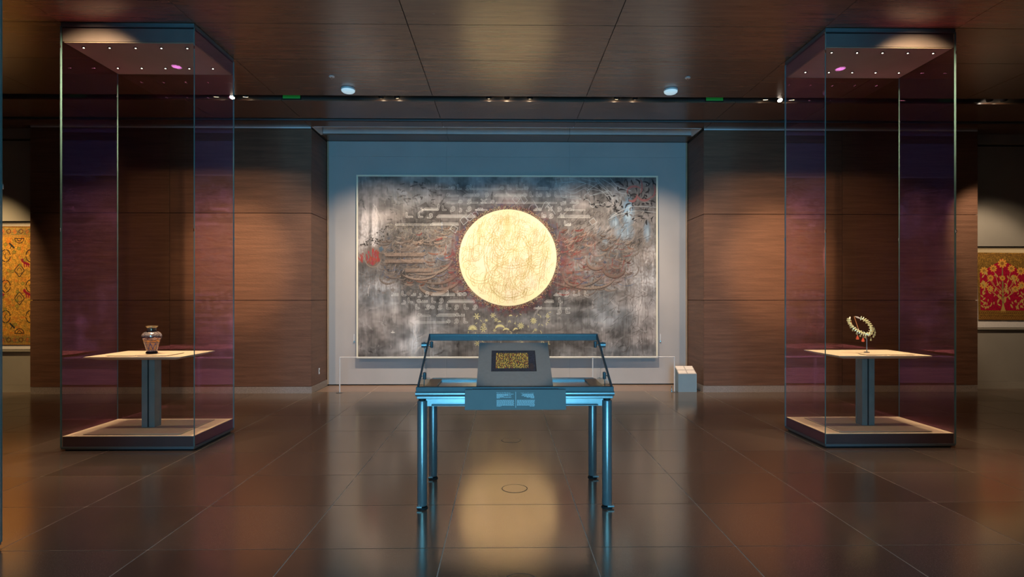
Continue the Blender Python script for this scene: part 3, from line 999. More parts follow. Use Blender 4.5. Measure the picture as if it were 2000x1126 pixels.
rf = np.random.default_rng(21)
FH, FW = 170, 380
fol = np.zeros((FH, FW, 3))
nz = rf.random((FH // 6 + 2, FW // 12 + 2))
nz = np.kron(nz, np.ones((6, 12)))[:FH, :FW]
fol[:] = np.array([0.19, 0.21, 0.26])[None, None] * (0.85 + 0.4 * nz[..., None])
tx0, tx1, ty0, ty1 = int(FW * 0.10), int(FW * 0.84), int(FH * 0.12), int(FH * 0.87)
NLINE = 15
lh = (ty1 - ty0) / NLINE
for i in range(NLINE):
    y = ty0 + i * lh
    x = tx0
    while x < tx1:
        w = int(rf.integers(4, 18))
        gcol = np.array([0.98, 0.79, 0.36]) * rf.uniform(0.75, 1.12)
        if rf.random() < 0.2:
            gcol = np.array([0.72, 0.40, 0.22])
        yb0 = int(y + lh * 0.42)
        fol[yb0:yb0 + 5, x:min(x + w, tx1)] = gcol
        for s in range(rf.integers(1, 3)):
            xs = x + int(rf.integers(0, max(1, w)))
            fol[int(y):yb0 + 3, xs:min(xs + 4, tx1)] = gcol
        if rf.random() < 0.5:
            xs = min(x + int(rf.integers(0, w)), tx1 - 8)
            fol[yb0 - 1:yb0 + 6, xs:xs + 7] = gcol
        x += w + int(rf.integers(4, 12))
yy, xx = np.mgrid[0:FH, 0:FW]
st_ = ((xx - FW * 0.91) / 20) ** 2 + ((yy - FH * 0.8) / 30) ** 2 < 1
fol[st_ & (rf.random((FH, FW)) < 0.45)] = (0.32, 0.22, 0.14)
for k in range(14):
    yk = FH * (0.15 + 0.06 * k)
    line = np.abs(yy - (yk + 6 * np.sin(xx / 30 + k))) < 0.8
    fol[line & (xx > FW * 0.87)] *= 1.35
fx0, fx1 = -0.090, 0.252
ft = thing('manuscript_folio', (0.08, 4.45, 0.97), 'dark indigo parchment folio with gold script on the tilted mount', 'manuscript')
s0, s1 = ML * 0.315, ML * 0.79
grid_mesh('folio_face', fol, on_mount(fx0, s1, 0.003), on_mount(fx1, s1, 0.003), on_mount(fx0 - 0.003, s0, 0.003), M_FOLIO, ft)
q = [MA + md * s + mn * n for s, n in ((s0 - 0.002, 0.0003), (s1 + 0.002, 0.0003), (s1 + 0.002, 0.0027), (s0 - 0.002, 0.0027))]
MB().prism([(p.y, p.z) for p in q], 'x', fx0 - 0.003, fx1 + 0.003).build('folio_sheet', M_BLACK, ft)

# ------------------------------------------------------------------ low barrier rail and brochure box
br = thing('barrier_rail', (XC, 9.34, 0), 'low thin steel barrier rail standing in front of the painting', 'barrier')
MB().tube([(-2.652, 9.345, 0.572), (2.80, 9.335, 0.572)], 0.008, 8).build('top_rail', M_TRIM, br, smooth=True)
for px in (-2.652, -1.29, 1.46, 2.80):
    p = MB().tube([(px, 9.34, 0.004), (px, 9.34, 0.572)], 0.010, 10).build('post', M_TRIM, br, smooth=True)
    MB().prism([(px - 0.05, 9.30), (px, 9.27), (px + 0.05, 9.30), (px, 9.36)], 'z', 0, 0.006).build('foot', M_STEEL_D, p)
bx = thing('brochure_box', (3.01, 9.42, 0), 'small pale blue-grey label box with sloped top on the floor beside the niche', 'box')
MB().prism([(9.32, 0.0), (9.56, 0.0), (9.56, 0.385), (9.545, 0.40), (9.32, 0.292)], 'x', 2.858, 3.160).build('body', M_BOX, bx)
ds = Vector((0, 0.225, 0.108)).normalized()
dn = Vector((0, -ds.z, ds.y))
Pq = Vector((0, 9.32, 0.292))


def slope_quad(x0, x1, a, b, off, th):
    q = [Pq + ds * s + dn * n for s, n in ((a, off), (b, off), (b, off + th), (a, off + th))]
    return MB().prism([(p.y, p.z) for p in q], 'x', x0, x1)


slope_quad(2.860, 3.158, 0.002, 0.245, 0.0, 0.004).build('label_plate', M_SHEETP, bx)
for a, b in ((0.012, 0.105), (0.125, 0.235)):
    for x0, x1 in ((2.872, 3.002), (3.018, 3.148)):
        slope_quad(x0, x1, a, b, 0.004, 0.002).build('text_card', M_SHEET, bx)
bt = thing('floor_pin', (2.76, 9.36, 0), 'tiny bright steel pin standing on the floor beside the barrier post', 'pin')
MB().lathe([(0.012, 0), (0.012, 0.02), (0.006, 0.03), (0.006, 0.07), (0.012, 0.08), (0.012, 0.1)], 2.76, 9.36, 12).build('pin_body', M_CHROME, bt, smooth=True)

# ------------------------------------------------------------------ ceiling fittings
for x, y, lab in ((-2.046, 7.595, 'small white dome with added glow on the ceiling above the left part of the painting'),
                  (2.219, 7.568, 'small white dome with added glow on the ceiling above the right part of the painting')):
    t = thing('ceiling_dome', (x, y, CEIL - 0.055), lab, 'ceiling light')  # plain dome, its lit look added by the glowing material
    MB().lathe([(0.03, CEIL - 0.055), (0.07, CEIL - 0.048), (0.086, CEIL - 0.034), (0.086, CEIL - 0.02)], x, y, 32).build('dome', M_WHITEP, t, smooth=True)
    MB().lathe([(0.092, CEIL - 0.02), (0.092, CEIL - 0.0005)], x, y, 32).build('base_ring', M_TRIM, t)
    s = thing('sprinkler_head', (x - 0.09 if x < 0 else x + 0.09, y - 0.42, CEIL - 0.03), 'tiny ceiling sprinkler plate near the %s dome' % ('left' if x < 0 else 'right'), 'sprinkler')
    q = s.location
    MB().lathe([(0.034, CEIL - 0.008), (0.034, CEIL - 0.0005)], q.x, q.y, 20).build('plate', M_TRIM, s)
    MB().lathe([(0.008, CEIL - 0.03), (0.008, CEIL - 0.008)], q.x, q.y, 10).build('nozzle', M_CHROME, s)


def track_spot(x, target, power, angle, label, lens=M_LENS, color=WARM, y=7.945, blend=0.6, z=4.33, group='track spotlights in the ceiling slot', r=0.035):
    t = thing('track_spotlight', (x, y, z), label, 'spotlight', group)
    d = (Vector(target) - Vector((x, y, z))).normalized()
    c = Vector((x, y, z))
    MB().tube([c - d * 0.10, c - d * 0.09, c + d * 0.03, c + d * 0.032], [0.03, r + 0.007, r + 0.007, r], 20).build('lamp_body', M_BLACK, t, smooth=True)
    MB().tube([c + d * 0.030, c + d * 0.0335], r - 0.004, 20).build('lens', lens, t)
    MB().tube([c - d * 0.06, (x, y, 4.60)], 0.008, 8).build('stem', M_BLACK, t)
    MB().box(x - 0.05, x + 0.05, y - 0.018, y + 0.018, 4.585, 4.619).build('track_adapter', M_BLACK, t)
    if power:
        spot_light('spotlight_beam', c + d * 0.045, target, power, color, angle, blend, 0.03)
    return t


for x, tg, pw, an, bl, lab in (
        (-1.684, (-2.2, 10.1, 1.2), 290, 76, 0.6, 'black track spotlight over the left part of the painting, the one nearer the ceiling dome'),
        (-1.472, (-1.2, 10.1, 1.1), 290, 76, 0.6, 'black track spotlight over the left part of the painting, the one nearer the disc lights'),
        (-0.20, (-0.1, 10.1, 1.1), 210, 76, 0.6, 'black track spotlight in the slot over the pale disc, towards the red moon'),
        (0.05, (0.073, 10.05, 2.25), 60, 25, 0.45, 'black track spotlight in the slot over the pale disc, middle one of three'),
        (0.37, (0.25, 10.1, 1.1), 210, 76, 0.6, 'black track spotlight in the slot over the pale disc, towards the blue splashes'),
        (1.58, (1.35, 10.1, 1.1), 290, 76, 0.6, 'black track spotlight over the right part of the painting, the one nearer the disc lights'),
        (1.83, (2.4, 10.1, 1.2), 290, 76, 0.6, 'black track spotlight over the right part of the painting, the one nearer the ceiling dome')):
    track_spot(x, tg, pw, an, lab, blend=bl)
OR = (1, 0.60, 0.33)
track_spot(-3.72, (-3.75, 5.5, 0.2), 240, 40, 'bright track spotlight in the slot over the inner edge of the vase case', M_LENS_B, OR, blend=1.0, z=4.312)
track_spot(-3.95, (-4.3, 9.29, 0.7), 40, 60, 'dim track spotlight behind the vase case aimed at the left wood wall', M_LENS, OR, blend=1.0)
track_spot(-3.55, (-3.7, 9.29, 0.6), 60, 80, 'wide track spotlight beside the vase case aimed at the left wood wall', M_LENS, OR, blend=1.0)
track_spot(3.853, (3.95, 5.5, 0.2), 160, 40, 'bright track spotlight in the slot over the inner edge of the necklace case', M_LENS_B, OR, blend=1.0, z=4.312)
track_spot(4.03, (4.45, 9.29, 0.7), 40, 60, 'dim track spotlight behind the necklace case aimed at the right wood wall', M_LENS, OR, blend=1.0)
track_spot(3.66, (3.9, 9.29, 0.6), 60, 80, 'wide track spotlight beside the necklace case aimed at the right wood wall', M_LENS, OR, blend=1.0)
track_spot(6.822, (8.5, 9.68, 1.7), 260, 38, 'bright track spotlight in the slot towards the crimson textile', M_LENS_B, WARM)
track_spot(-8.35, (-8.3, 9.58, 1.65), 620, 48, 'track spotlight in the slot towards the gold textile', M_LENS, (1, 0.70, 0.36), blend=1.0)
track_spot(7.026, (8.9, 9.6, 1.0), 150, 56, 'second track spotlight in the slot towards the crimson textile', M_LENS, WARM)
for x, lab in ((-2.95, 'green glowing indicator in the ceiling slot left of the painting lights'), (2.976, 'green glowing indicator in the ceiling slot right of the painting lights')):
    t = thing('exit_indicator', (x, 8.04, 4.34), lab, 'indicator')
    MB().box(x - 0.13, x + 0.13, 8.035, 8.054, 4.30, 4.40, b=0.003).build('housing', M_BLACK, t)
    MB().box(x - 0.12, x + 0.12, 8.030, 8.0345, 4.31, 4.39).build('lit_face', M_GREEN, t)
t = thing('ceiling_downlight', (0.085, 2.75, CEIL - 0.006), 'recessed ceiling downlight above the lobby side of the steel table', 'ceiling light')
MB().lathe([(0.062, CEIL - 0.006), (0.062, CEIL - 0.0005)], 0.085, 2.75, 28).build('trim_ring', M_BLACK, t)
MB().lathe([(0.05, CEIL - 0.009), (0.05, CEIL - 0.0062)], 0.085, 2.75, 24).build('lens', M_LENS, t)
spot_light('downlight_beam', (0.085, 2.75, CEIL - 0.02), (0.085, 4.47, 1.0), 215, (1.0, 0.76, 0.54), 13, 0.6, 0.03)
for x, y, lab in ((-3.89, 4.72, 'recessed ceiling downlight in front of the vase case'), (4.05, 4.78, 'recessed ceiling downlight in front of the necklace case')):
    t = thing('ceiling_downlight', (x, y, CEIL - 0.006), lab, 'ceiling light')
    MB().lathe([(0.062, CEIL - 0.006), (0.062, CEIL - 0.0005)], x, y, 28).build('trim_ring', M_BLACK, t)
    MB().lathe([(0.05, CEIL - 0.009), (0.05, CEIL - 0.0062)], x, y, 24).build('lens', M_LED_W, t)
    spot_light('downlight_beam', (x, y, CEIL - 0.02), (x * 0.9, y - 0.2, 0), 260, (1.0, 0.66, 0.42), 95, 0.8, 0.04)
    spot_light('wall_beam', (x, y, CEIL - 0.02), (-4.35 if x < 0 else 4.5, 9.29, 2.1), 2100, OR, 26, 1.0, 0.04)
    spot_light('wall_beam', (x, y, CEIL - 0.02), (-4.7 if x < 0 else 4.8, 9.29, 1.6), 1000, OR, 62, 1.0, 0.04)

# ------------------------------------------------------------------ painted surfaces
def vnoise(h, w, sy, sx, rng):
    gy, gx = int(h / sy) + 3, int(w / sx) + 3
    g = rng.random((gy, gx))
    y = np.arange(h) / sy
    x = np.arange(w) / sx
    y0, x0 = y.astype(int), x.astype(int)
    fy, fx = y - y0, x - x0
    fy, fx = fy * fy * (3 - 2 * fy), fx * fx * (3 - 2 * fx)
    a = g[y0][:, x0] * (1 - fx) + g[y0][:, x0 + 1] * fx
    b = g[y0 + 1][:, x0] * (1 - fx) + g[y0 + 1][:, x0 + 1] * fx
    return a * (1 - fy)[:, None] + b * fy[:, None]


class Art:
    """a painter's surface: width x height in layout units, s samples per unit"""

    def __init__(self, w, h, s, seed):
        self.w, self.h, self.s = w, h, s
        self.W, self.H = int(w * s), int(h * s)
        self.yy, self.xx = np.mgrid[0:self.H, 0:self.W].astype(np.float32)
        self.yy /= s
        self.xx /= s
        self.c = np.zeros((self.H, self.W, 3), np.float32)
        self.rng = np.random.default_rng(seed)

    def box(self, x0, x1, y0, y1):
        s = self.s
        return (slice(max(0, int(y0 * s)), min(self.H, int(y1 * s) + 2)), slice(max(0, int(x0 * s)), min(self.W, int(x1 * s) + 2)))

    def noise(self, sy, sx):
        return vnoise(self.H, self.W, sy * self.s, sx * self.s, self.rng)

    def mix(self, mask, col, sl=None):
        if sl is None:
            sl = (slice(None), slice(None))
        self.c[sl] += (np.asarray(col, np.float32) - self.c[sl]) * mask[..., None]

    def blob(self, cx, cy, rx, ry, col, k=1.0, soft=1.0, tex=None):
        sl = self.box(cx - rx * 1.6, cx + rx * 1.6, cy - ry * 1.6, cy + ry * 1.6)
        d = ((self.xx[sl] - cx) / rx) ** 2 + ((self.yy[sl] - cy) / ry) ** 2
        m = k * np.clip((1.6 - d) / (1.6 * soft), 0, 1)
        if tex is not None:
            m = m * tex[sl]
        self.mix(m, col, sl)

    def dist(self, segs, pad):
        a = np.array([p for s_ in segs for p in s_])
        sl = self.box(a[:, 0].min() - pad, a[:, 0].max() + pad, a[:, 1].min() - pad, a[:, 1].max() + pad)
        X, Y = self.xx[sl], self.yy[sl]
        D = np.full(X.shape, 1e6, np.float32)
        if X.size == 0:
            return D, sl
        for pts in segs:
            for (x0, y0), (x1, y1) in zip(pts, pts[1:]):
                dx, dy = x1 - x0, y1 - y0
                t = np.clip(((X - x0) * dx + (Y - y0) * dy) / max(1e-6, dx * dx + dy * dy), 0, 1)
                D = np.minimum(D, np.hypot(X - x0 - t * dx, Y - y0 - t * dy))
        return D, sl

    def stroke(self, pts, r, col, k=1.0, aa=0.5):
        D, sl = self.dist([pts], r + 2)
        self.mix(k * np.clip((r - D) / aa + 0.5, 0, 1), col, sl)

    def ribbon(self, pts, r, col, k=1.0):
        """stroke whose width swells in the middle like a pen stroke"""
        n = len(pts) - 1
        for i in range(n):
            t = (i + 0.5) / n
            self.stroke([pts[i], pts[i + 1]], max(0.3, r * math.sin(math.pi * min(0.97, max(0.06, t))) ** 0.7), col, k)

    def outline(self, segs, r, col, w=0.55, k=1.0):
        D, sl = self.dist(segs, r + 3)
        self.mix(k * np.clip((w - np.abs(D - r)) / 0.5 + 0.5, 0, 1), col, sl)

    def poly(self, pts, col, k=1.0):
        a = np.array(pts)
        sl = self.box(a[:, 0].min() - 1, a[:, 0].max() + 1, a[:, 1].min() - 1, a[:, 1].max() + 1)
        X, Y = self.xx[sl], self.yy[sl]
        ins = np.full(X.shape, 1e6, np.float32)
        ar = sum(x0 * y1 - x1 * y0 for (x0, y0), (x1, y1) in zip(pts, pts[1:] + pts[:1]))
        sg = 1 if ar > 0 else -1
        for (x0, y0), (x1, y1) in zip(pts, pts[1:] + pts[:1]):
            l = math.hypot(x1 - x0, y1 - y0)
            ins = np.minimum(ins, sg * ((x1 - x0) * (Y - y0) - (y1 - y0) * (X - x0)) / max(l, 1e-6))
        self.mix(k * np.clip(ins / 0.5 + 0.5, 0, 1), col, sl)


def arc(cx, cy, rx, ry, a0, a1, n=14):
    return [(cx + rx * math.cos(math.radians(a0 + (a1 - a0) * i / n)), cy + ry * math.sin(math.radians(a0 + (a1 - a0) * i / n))) for i in range(n + 1)]


def smooth_line(p, n=6):
    q = [p[0]] + list(p) + [p[-1]]
    out = []
    for a, b, c, d in zip(q, q[1:], q[2:], q[3:]):
        for i in range(n):
            t = i / n
            out.append(tuple(0.5 * (2 * b[k] + (c[k] - a[k]) * t + (2 * a[k] - 5 * b[k] + 4 * c[k] - d[k]) * t * t + (3 * b[k] - a[k] - 3 * c[k] + d[k]) * t ** 3) for k in (0, 1)))
    return out + [p[-1]]


# ---- the large painting (layout units: 589 x 359)
A_ = Art(589, 359, 1.7, 5)
rg = A_.rng
R = lambda a, b: rg.uniform(a, b)
TONE = np.array([
    [.40, .40, .38, .39, .41, .42, .42, .42, .42, .40, .33, .26, .26],
    [.42, .41, .41, .39, .41, .40, .40, .40, .41, .40, .36, .34, .28],
    [.56, .48, .40, .35, .35, .33, .31, .33, .36, .41, .45, .44, .42],
    [.60, .48, .40, .39, .38, .36, .36, .36, .40, .43, .46, .47, .52],
    [.47, .42, .43, .43, .41, .36, .36, .36, .42, .44, .46, .50, .60],
    [.54, .48, .39, .37, .35, .34, .34, .36, .39, .42, .46, .54, .60],
    [.56, .56, .48, .39, .38, .38, .39, .40, .41, .47, .49, .53, .58],
    [.46, .52, .52, .47, .43, .44, .46, .44, .43, .46, .51, .52, .54],
    [.43, .48, .55, .52, .45, .44, .44, .43, .43, .46, .49, .50, .52]])
TONE[0] += 0.16
TONE[1] += 0.12
TONE[2] += 0.05
ty = np.linspace(0, TONE.shape[0] - 1.001, A_.H)
tx = np.linspace(0, TONE.shape[1] - 1.001, A_.W)
i0, j0 = ty.astype(int), tx.astype(int)
fy_, fx_ = (ty - i0)[:, None], (tx - j0)[None]
tone = (TONE[i0][:, j0] * (1 - fx_) + TONE[i0][:, j0 + 1] * fx_) * (1 - fy_) + (TONE[i0 + 1][:, j0] * (1 - fx_) + TONE[i0 + 1][:, j0 + 1] * fx_) * fy_
streak = A_.noise(22, 1.6) * 0.55 + A_.noise(50, 5) * 0.45
wash = A_.noise(26, 34) * 0.5 + A_.noise(11, 15) * 0.3 + A_.noise(4.5, 6) * 0.2
val = 0.42 + 1.25 * (tone - 0.42) + 0.46 * (wash - 0.5) + 0.10 * (streak - 0.5)
for cx, cy, rx, ry, k in ((13, 105, 8, 42, 0.26), (32, 112, 7, 48, 0.28), (40, 240, 16, 40, 0.10), (55, 215, 30, 12, 0.14), (72, 250, 10, 34, 0.16), (110, 305, 9, 45, 0.22), (95, 335, 20, 14, 0.14),
                          (575, 170, 12, 60, 0.12), (555, 250, 12, 70, 0.12), (485, 325, 16, 22, 0.10), (545, 320, 10, 30, 0.10), (470, 290, 40, 8, 0.08), (150, 300, 14, 26, 0.08)):
    val += k * np.exp(-np.abs((A_.xx - cx) / rx) ** 3 - np.abs((A_.yy - cy) / ry) ** 3) * (0.4 + 1.2 * streak)
for cx, cy, rx, ry, k in ((24, 120, 3, 40, 0.14), (60, 62, 40, 8, 0.08), (52, 52, 12, 8, 0.10), (110, 18, 30, 8, 0.10), (160, 66, 22, 10, 0.10), (140, 95, 50, 8, 0.08), (60, 335, 20, 10, 0.12),
                          (70, 200, 40, 14, 0.10), (440, 250, 26, 8, 0.10), (430, 275, 30, 6, 0.08), (520, 300, 10, 30, 0.10), (400, 330, 30, 10, 0.08), (200, 320, 30, 14, 0.06)):
    val -= k * np.exp(-np.abs((A_.xx - cx) / rx) ** 3 - np.abs((A_.yy - cy) / ry) ** 3) * (0.3 + 1.4 * wash)
val = np.clip(0.37 + 1.0 * (val - 0.42), 0.17, 0.80)
warm = np.clip(0.5 + 1.2 * (A_.noise(40, 40) - 0.5), 0, 1)
A_.c[:] = val[..., None] * (np.array([1.03, 0.98, 0.96])[None, None] * warm[..., None] + np.array([0.97, 0.99, 1.02])[None, None] * (1 - warm[..., None]))
# dry-brush dabs in every direction
ORI = A_.noise(60, 80)
for _ in range(2200):
    x, y = R(0, 586), R(0, 356)
    iy, ix = min(A_.H - 1, int(y * A_.s)), min(A_.W - 1, int(x * A_.s))
    l, tilt = R(4, 22), ORI[iy, ix] * 7 + R(-0.5, 0.5)
    if rg.random() < 0.5:
        tilt = math.pi / 2 + R(-0.15, 0.15)
    b = val[iy, ix]
    c = np.clip(b + rg.normal(0, 0.09), 0.08, 0.85)
    bend = R(-3, 3)
    pts = [(x + l * t * math.cos(tilt) - bend * math.sin(3 * t) * math.sin(tilt), y + l * t * math.sin(tilt) + bend * math.sin(3 * t) * math.cos(tilt)) for t in (0, 0.33, 0.67, 1)]
    A_.ribbon(pts, R(0.4, 2.4), np.array([c * 1.01, c * 0.985, c * 0.975]), R(0.2, 0.5))
A_.poly([(150, 75), (166, 54), (184, 75)], (0.24, 0.23, 0.23), 0.6)
A_.poly([(116, 60), (133, 50), (140, 60)], (0.24, 0.23, 0.23), 0.6)
for _ in range(90):
    x, y = R(60, 170), R(10, 130)
    A_.ribbon([(x, y), (x + R(-5, 5), y + R(-2, 2)), (x + R(-9, 9), y + R(-4, 4))], R(0.6, 2.0), (0.22, 0.21, 0.21), 0.4)

# calligraphic band left and right of the disc: interlaced strokes, lozenges, colour notes
TAN, GREY, DARK = (0.54, 0.475, 0.43), (0.52, 0.48, 0.46), (0.24, 0.20, 0.18)
BLUE, BLUE2, RED, RUST = (0.26, 0.35, 0.47), (0.40, 0.44, 0.54), (0.52, 0.24, 0.23), (0.50, 0.33, 0.27)


def in_band(side):
    t = R(0, 1)
    if side < 0:
        return 40 + 165 * t, 163 + R(-1, 1) * (38 + 32 * t)
    return 390 + 150 * t, 168 + R(-1, 1) * (72 - 26 * t)


for side, n in ((-1, 560), (1, 560)):
    for i in range(n):
        x, y = in_band(side)
        dd = math.hypot(x - 295, y - 161)
        if dd < 102:
            continue
        near = float(np.clip(1 - (dd - 100) / 80, 0, 1))
        u = rg.random()
        base = TAN if rg.random() < 0.5 else GREY
        if rg.random() < 0.13 + 0.12 * near:
            base = BLUE if rg.random() < 0.6 else BLUE2
        if rg.random() < (0.02 + 0.40 * near if side < 0 else 0.10 + 0.40 * near):
            base = RED if rg.random() < 0.55 else RUST
        base = np.array(base) * R(0.72, 1.10)
        k = R(0.35, 0.75)
        if u < 0.34:        # bowl strokes
            w = R(5, 20)
            a0 = R(-20, 60)
            pts = arc(x, y - w * 0.3, w, w * R(0.4, 0.9), a0, a0 + R(80, 150), 10)
            if rg.random() < 0.5:
                A_.ribbon([(p, q_ + 1.2) for p, q_ in pts], R(0.8, 1.8), DARK, k * 0.8)
            A_.ribbon(pts, R(0.7, 2.0), base, k)
        elif u < 0.50:      # uprights
            h_ = R(6, 24)
            lean = R(-2, 6)
            A_.ribbon([(x, y), (x + lean * 0.5, y - h_ / 2), (x + lean, y - h_)], R(0.6, 1.5), base, k)
        elif u < 0.62:      # lozenges
            r_ = R(1.4, 3.6)
            A_.poly([(x - r_, y + 0.8), (x, y - r_ + 0.8), (x + r_, y + 0.8), (x, y + r_ + 0.8)], DARK, k * 0.8)
            A_.poly([(x - r_, y), (x, y - r_), (x + r_, y), (x, y + r_)], base, k)
        elif u < 0.82:      # fine pale outlines
            w = R(4, 16)
            a0 = R(0, 360)
            A_.stroke(arc(x, y, w, w * R(0.4, 1), a0, a0 + R(50, 140), 8), 0.3, (0.66, 0.61, 0.57), 0.5)
        else:               # dark gaps
            A_.poly([(x, y), (x + R(3, 7), y - R(1, 4)), (x + R(1, 5), y + R(1, 4))], DARK, k)
for y0, x0, x1 in ((155, 55, 128), (168, 55, 130), (186, 95, 145)):     # long horizontals
    A_.stroke([(x0, y0 + 4.6), (x1, y0 + 5)], 1.5, DARK, 0.6)
    A_.stroke([(x0, y0), (x1, y0 - 0.5)], 3.4, (0.58, 0.49, 0.43), 0.6)
for cx, cy, w, h_, a0, a1, r_ in ((130, 160, 55, 34, 5, 110, 2.4), (150, 176, 50, 36, 0, 120, 2.8), (160, 194, 42, 30, 0, 130, 2.6), (120, 182, 40, 22, 20, 150, 2.0), (150, 215, 30, 18, 0, 180, 3.4),
                                  (425, 180, 62, 38, 25, 140, 2.6), (455, 200, 50, 22, 10, 150, 2.2), (470, 165, 20, 18, 30, 190, 2.6), (505, 180, 22, 18, 0, 200, 2.8), (425, 190, 22, 26, 40, 220, 2.2)):
    A_.ribbon([(p, q_ + 2.2) for p, q_ in arc(cx, cy, w, h_, a0, a1, 22)], r_, DARK, 0.55)
    A_.ribbon(arc(cx, cy, w, h_, a0, a1, 22), r_, np.array(TAN) * R(0.8, 1.08), 0.65)
for k in range(22):
    x, y = R(45, 200), 203 + R(-14, 32)
    if math.hypot(x - 295, y - 161) < 106:
        continue
    r_ = R(2.5, 5.5)
    A_.poly([(x - r_, y), (x, y - r_), (x + r_, y), (x, y + r_)], np.array(GREY) * R(0.8, 1.05), 0.55)
# scumbled veil that knits the band into the ground
veil = np.exp(-((A_.yy - 165) / 75) ** 4) * np.clip(A_.noise(3, 2) * 1.7 - 0.55, 0, 1)
A_.mix(veil * 0.42, (0.40, 0.35, 0.32))
for cx, cy, rx, ry, k in ((420, 190, 34, 40, 0.5), (405, 150, 20, 40, 0.45), (450, 140, 24, 30, 0.3), (500, 190, 36, 26, 0.3), (192, 170, 14, 50, 0.35), (180, 210, 20, 20, 0.25)):
    A_.blob(cx, cy, rx, ry, (0.50, 0.27, 0.25), k, 1.0, np.clip(A_.noise(5, 4) * 1.6 - 0.3, 0, 1))
# red moon at the far left, its ring
A_.blob(29, 160, 15, 18, (0.44, 0.39, 0.36), 0.7, 0.4)
for _ in range(110):
    x, y = R(16, 42), R(142, 172)
    if math.hypot((x - 29) / 14, (y - 159) / 16) < 1:
        A_.stroke([(x, y), (x + R(-1, 1), y + R(2, 6))], R(0.5, 1.5), (R(0.50, 0.70), R(0.16, 0.3), R(0.16, 0.28)), 0.55)
for _ in range(16):
    x, y = R(0, 10), R(152, 168)
    A_.stroke([(x, y), (x + 1, y + 4)], 1.0, (0.60, 0.20, 0.18), 0.5)
A_.stroke(arc(29, 158, 17, 22, 20, 170), 0.9, (0.58, 0.53, 0.48), 0.6)
A_.poly([(40, 143), (46, 138), (50, 145), (44, 150)], (0.28, 0.38, 0.46), 0.7)
# hatch texture above the left band
for _ in range(420):
    x = R(58, 200)
    y = 92 + abs(rg.normal(0, 22))
    a = R(0, math.pi)
    l = R(2, 6)
    cc = R(0.36, 0.66)
    A_.stroke([(x, y), (x + l * math.cos(a), y + l * math.sin(a))], 0.3, (cc * 1.03, cc * 0.98, cc * 0.86), 0.6)
for _ in range(120):
    x, y = R(4, 60), R(98, 138)
    if 170 - x * 0.9 > y > 140 - x * 0.8:
        A_.blob(x, y, R(0.7, 1.9), R(0.7, 1.7), (0.18, 0.17, 0.16), 0.7, 0.6)
# blue splashes, dark and rose strokes at upper right
for cx, cy, rx, ry, k in ((532, 70, 12, 30, 0.9), (525, 110, 18, 16, 0.8), (505, 88, 10, 14, 0.7), (570, 108, 7, 20, 0.75), (535, 55, 8, 14, 0.7), (488, 128, 6, 5, 0.6)):
    A_.blob(cx, cy, rx, ry, (0.42, 0.56, 0.68), k, 1.0, 0.25 + streak)
    A_.blob(cx + 1, cy + 4, rx * 0.5, ry * 0.5, (0.70, 0.75, 0.78), k, 1.0, streak)
for _ in range(260):
    x, y = R(450, 587), R(4, 100)
    if y > 100 - (587 - x) * 0.35 or (x < 500 and y < 40):
        continue
    a = R(0, 360)
    A_.ribbon(arc(x, y, R(3, 11), R(3, 10), a, a + R(50, 120), 8), R(0.5, 1.9), (0.15, 0.15, 0.16) if rg.random() < 0.6 else (0.40, 0.39, 0.40), 0.6)
for _ in range(220):
    x, y = R(400, 565), R(70, 150)
    A_.stroke([(x, y), (x + R(3, 12), y - R(2, 10))], R(0.25, 0.8), (0.21, 0.19, 0.18) if rg.random() < 0.55 else (0.60, 0.56, 0.53), 0.5)
for cx, cy, w, h_, a0, a1, r_ in ((545, 28, 14, 10, 150, 330, 2.2), (540, 34, 10, 14, 0, 130, 2.6), (565, 34, 14, 12, 20, 170, 2.4), (578, 26, 8, 14, -60, 90, 2.0), (556, 18, 4, 14, -90, 90, 1.6)):
    A_.ribbon(arc(cx, cy, w, h_, a0, a1), r_, (0.52, 0.34, 0.34), 0.7)

# halo and disc
CX, CY, RD = 294.5, 161.0, 96.3
rr = np.hypot(A_.xx - CX, A_.yy - CY)
th = np.arctan2(A_.yy - CY, A_.xx - CX)
halo = np.clip((rr - RD) / 2, 0, 1) * np.clip((RD + 24 - rr) / 22, 0, 1)
hn = A_.noise(6, 6) * 0.6 + A_.noise(2, 2) * 0.4
lower = np.clip(0.55 + 0.45 * np.sin(th), 0, 1)
A_.mix(halo * 0.6 * (0.35 + 0.9 * hn), (0.27, 0.22, 0.25))
A_.mix(halo * np.clip(hn * 2.4 - 0.95, 0, 1) * (0.30 + 0.7 * lower), (0.48, 0.20, 0.21))
A_.mix(halo * np.clip(A_.noise(5, 5) * 2.2 - 1.35, 0, 1), (0.24, 0.28, 0.42))
for _ in range(4200):
    a = R(0, 2 * math.pi)
    r_ = RD + abs(rg.normal(0, 3.6)) + 0.5
    u = rg.random()
    c = (0.70, 0.64, 0.46) if u < 0.45 else ((0.12, 0.11, 0.11) if u < 0.8 else (0.56, 0.32, 0.30))
    x, y = CX + r_ * math.cos(a), CY + r_ * math.sin(a)
    A_.stroke([(x, y), (x + 0.3, y)], R(0.3, 0.6), c, 0.75)
disc = np.clip((RD - rr) / 0.7 + 0.5, 0, 1)
dn_ = np.clip(A_.noise(30, 34) * 0.6 + A_.noise(10, 12) * 0.4 + 0.25 - 0.5 * (rr / RD) ** 2, 0, 1)
dcol = np.array([0.93, 0.87, 0.69])[None, None] * (1 - dn_[..., None]) + np.array([0.92, 0.83, 0.74])[None, None] * dn_[..., None]
A_.c[:] = A_.c * (1 - disc[..., None]) + dcol * disc[..., None]


def in_disc(pts, m=3.0):
    return all(math.hypot(p - CX, q_ - CY) < RD - m for p, q_ in pts)


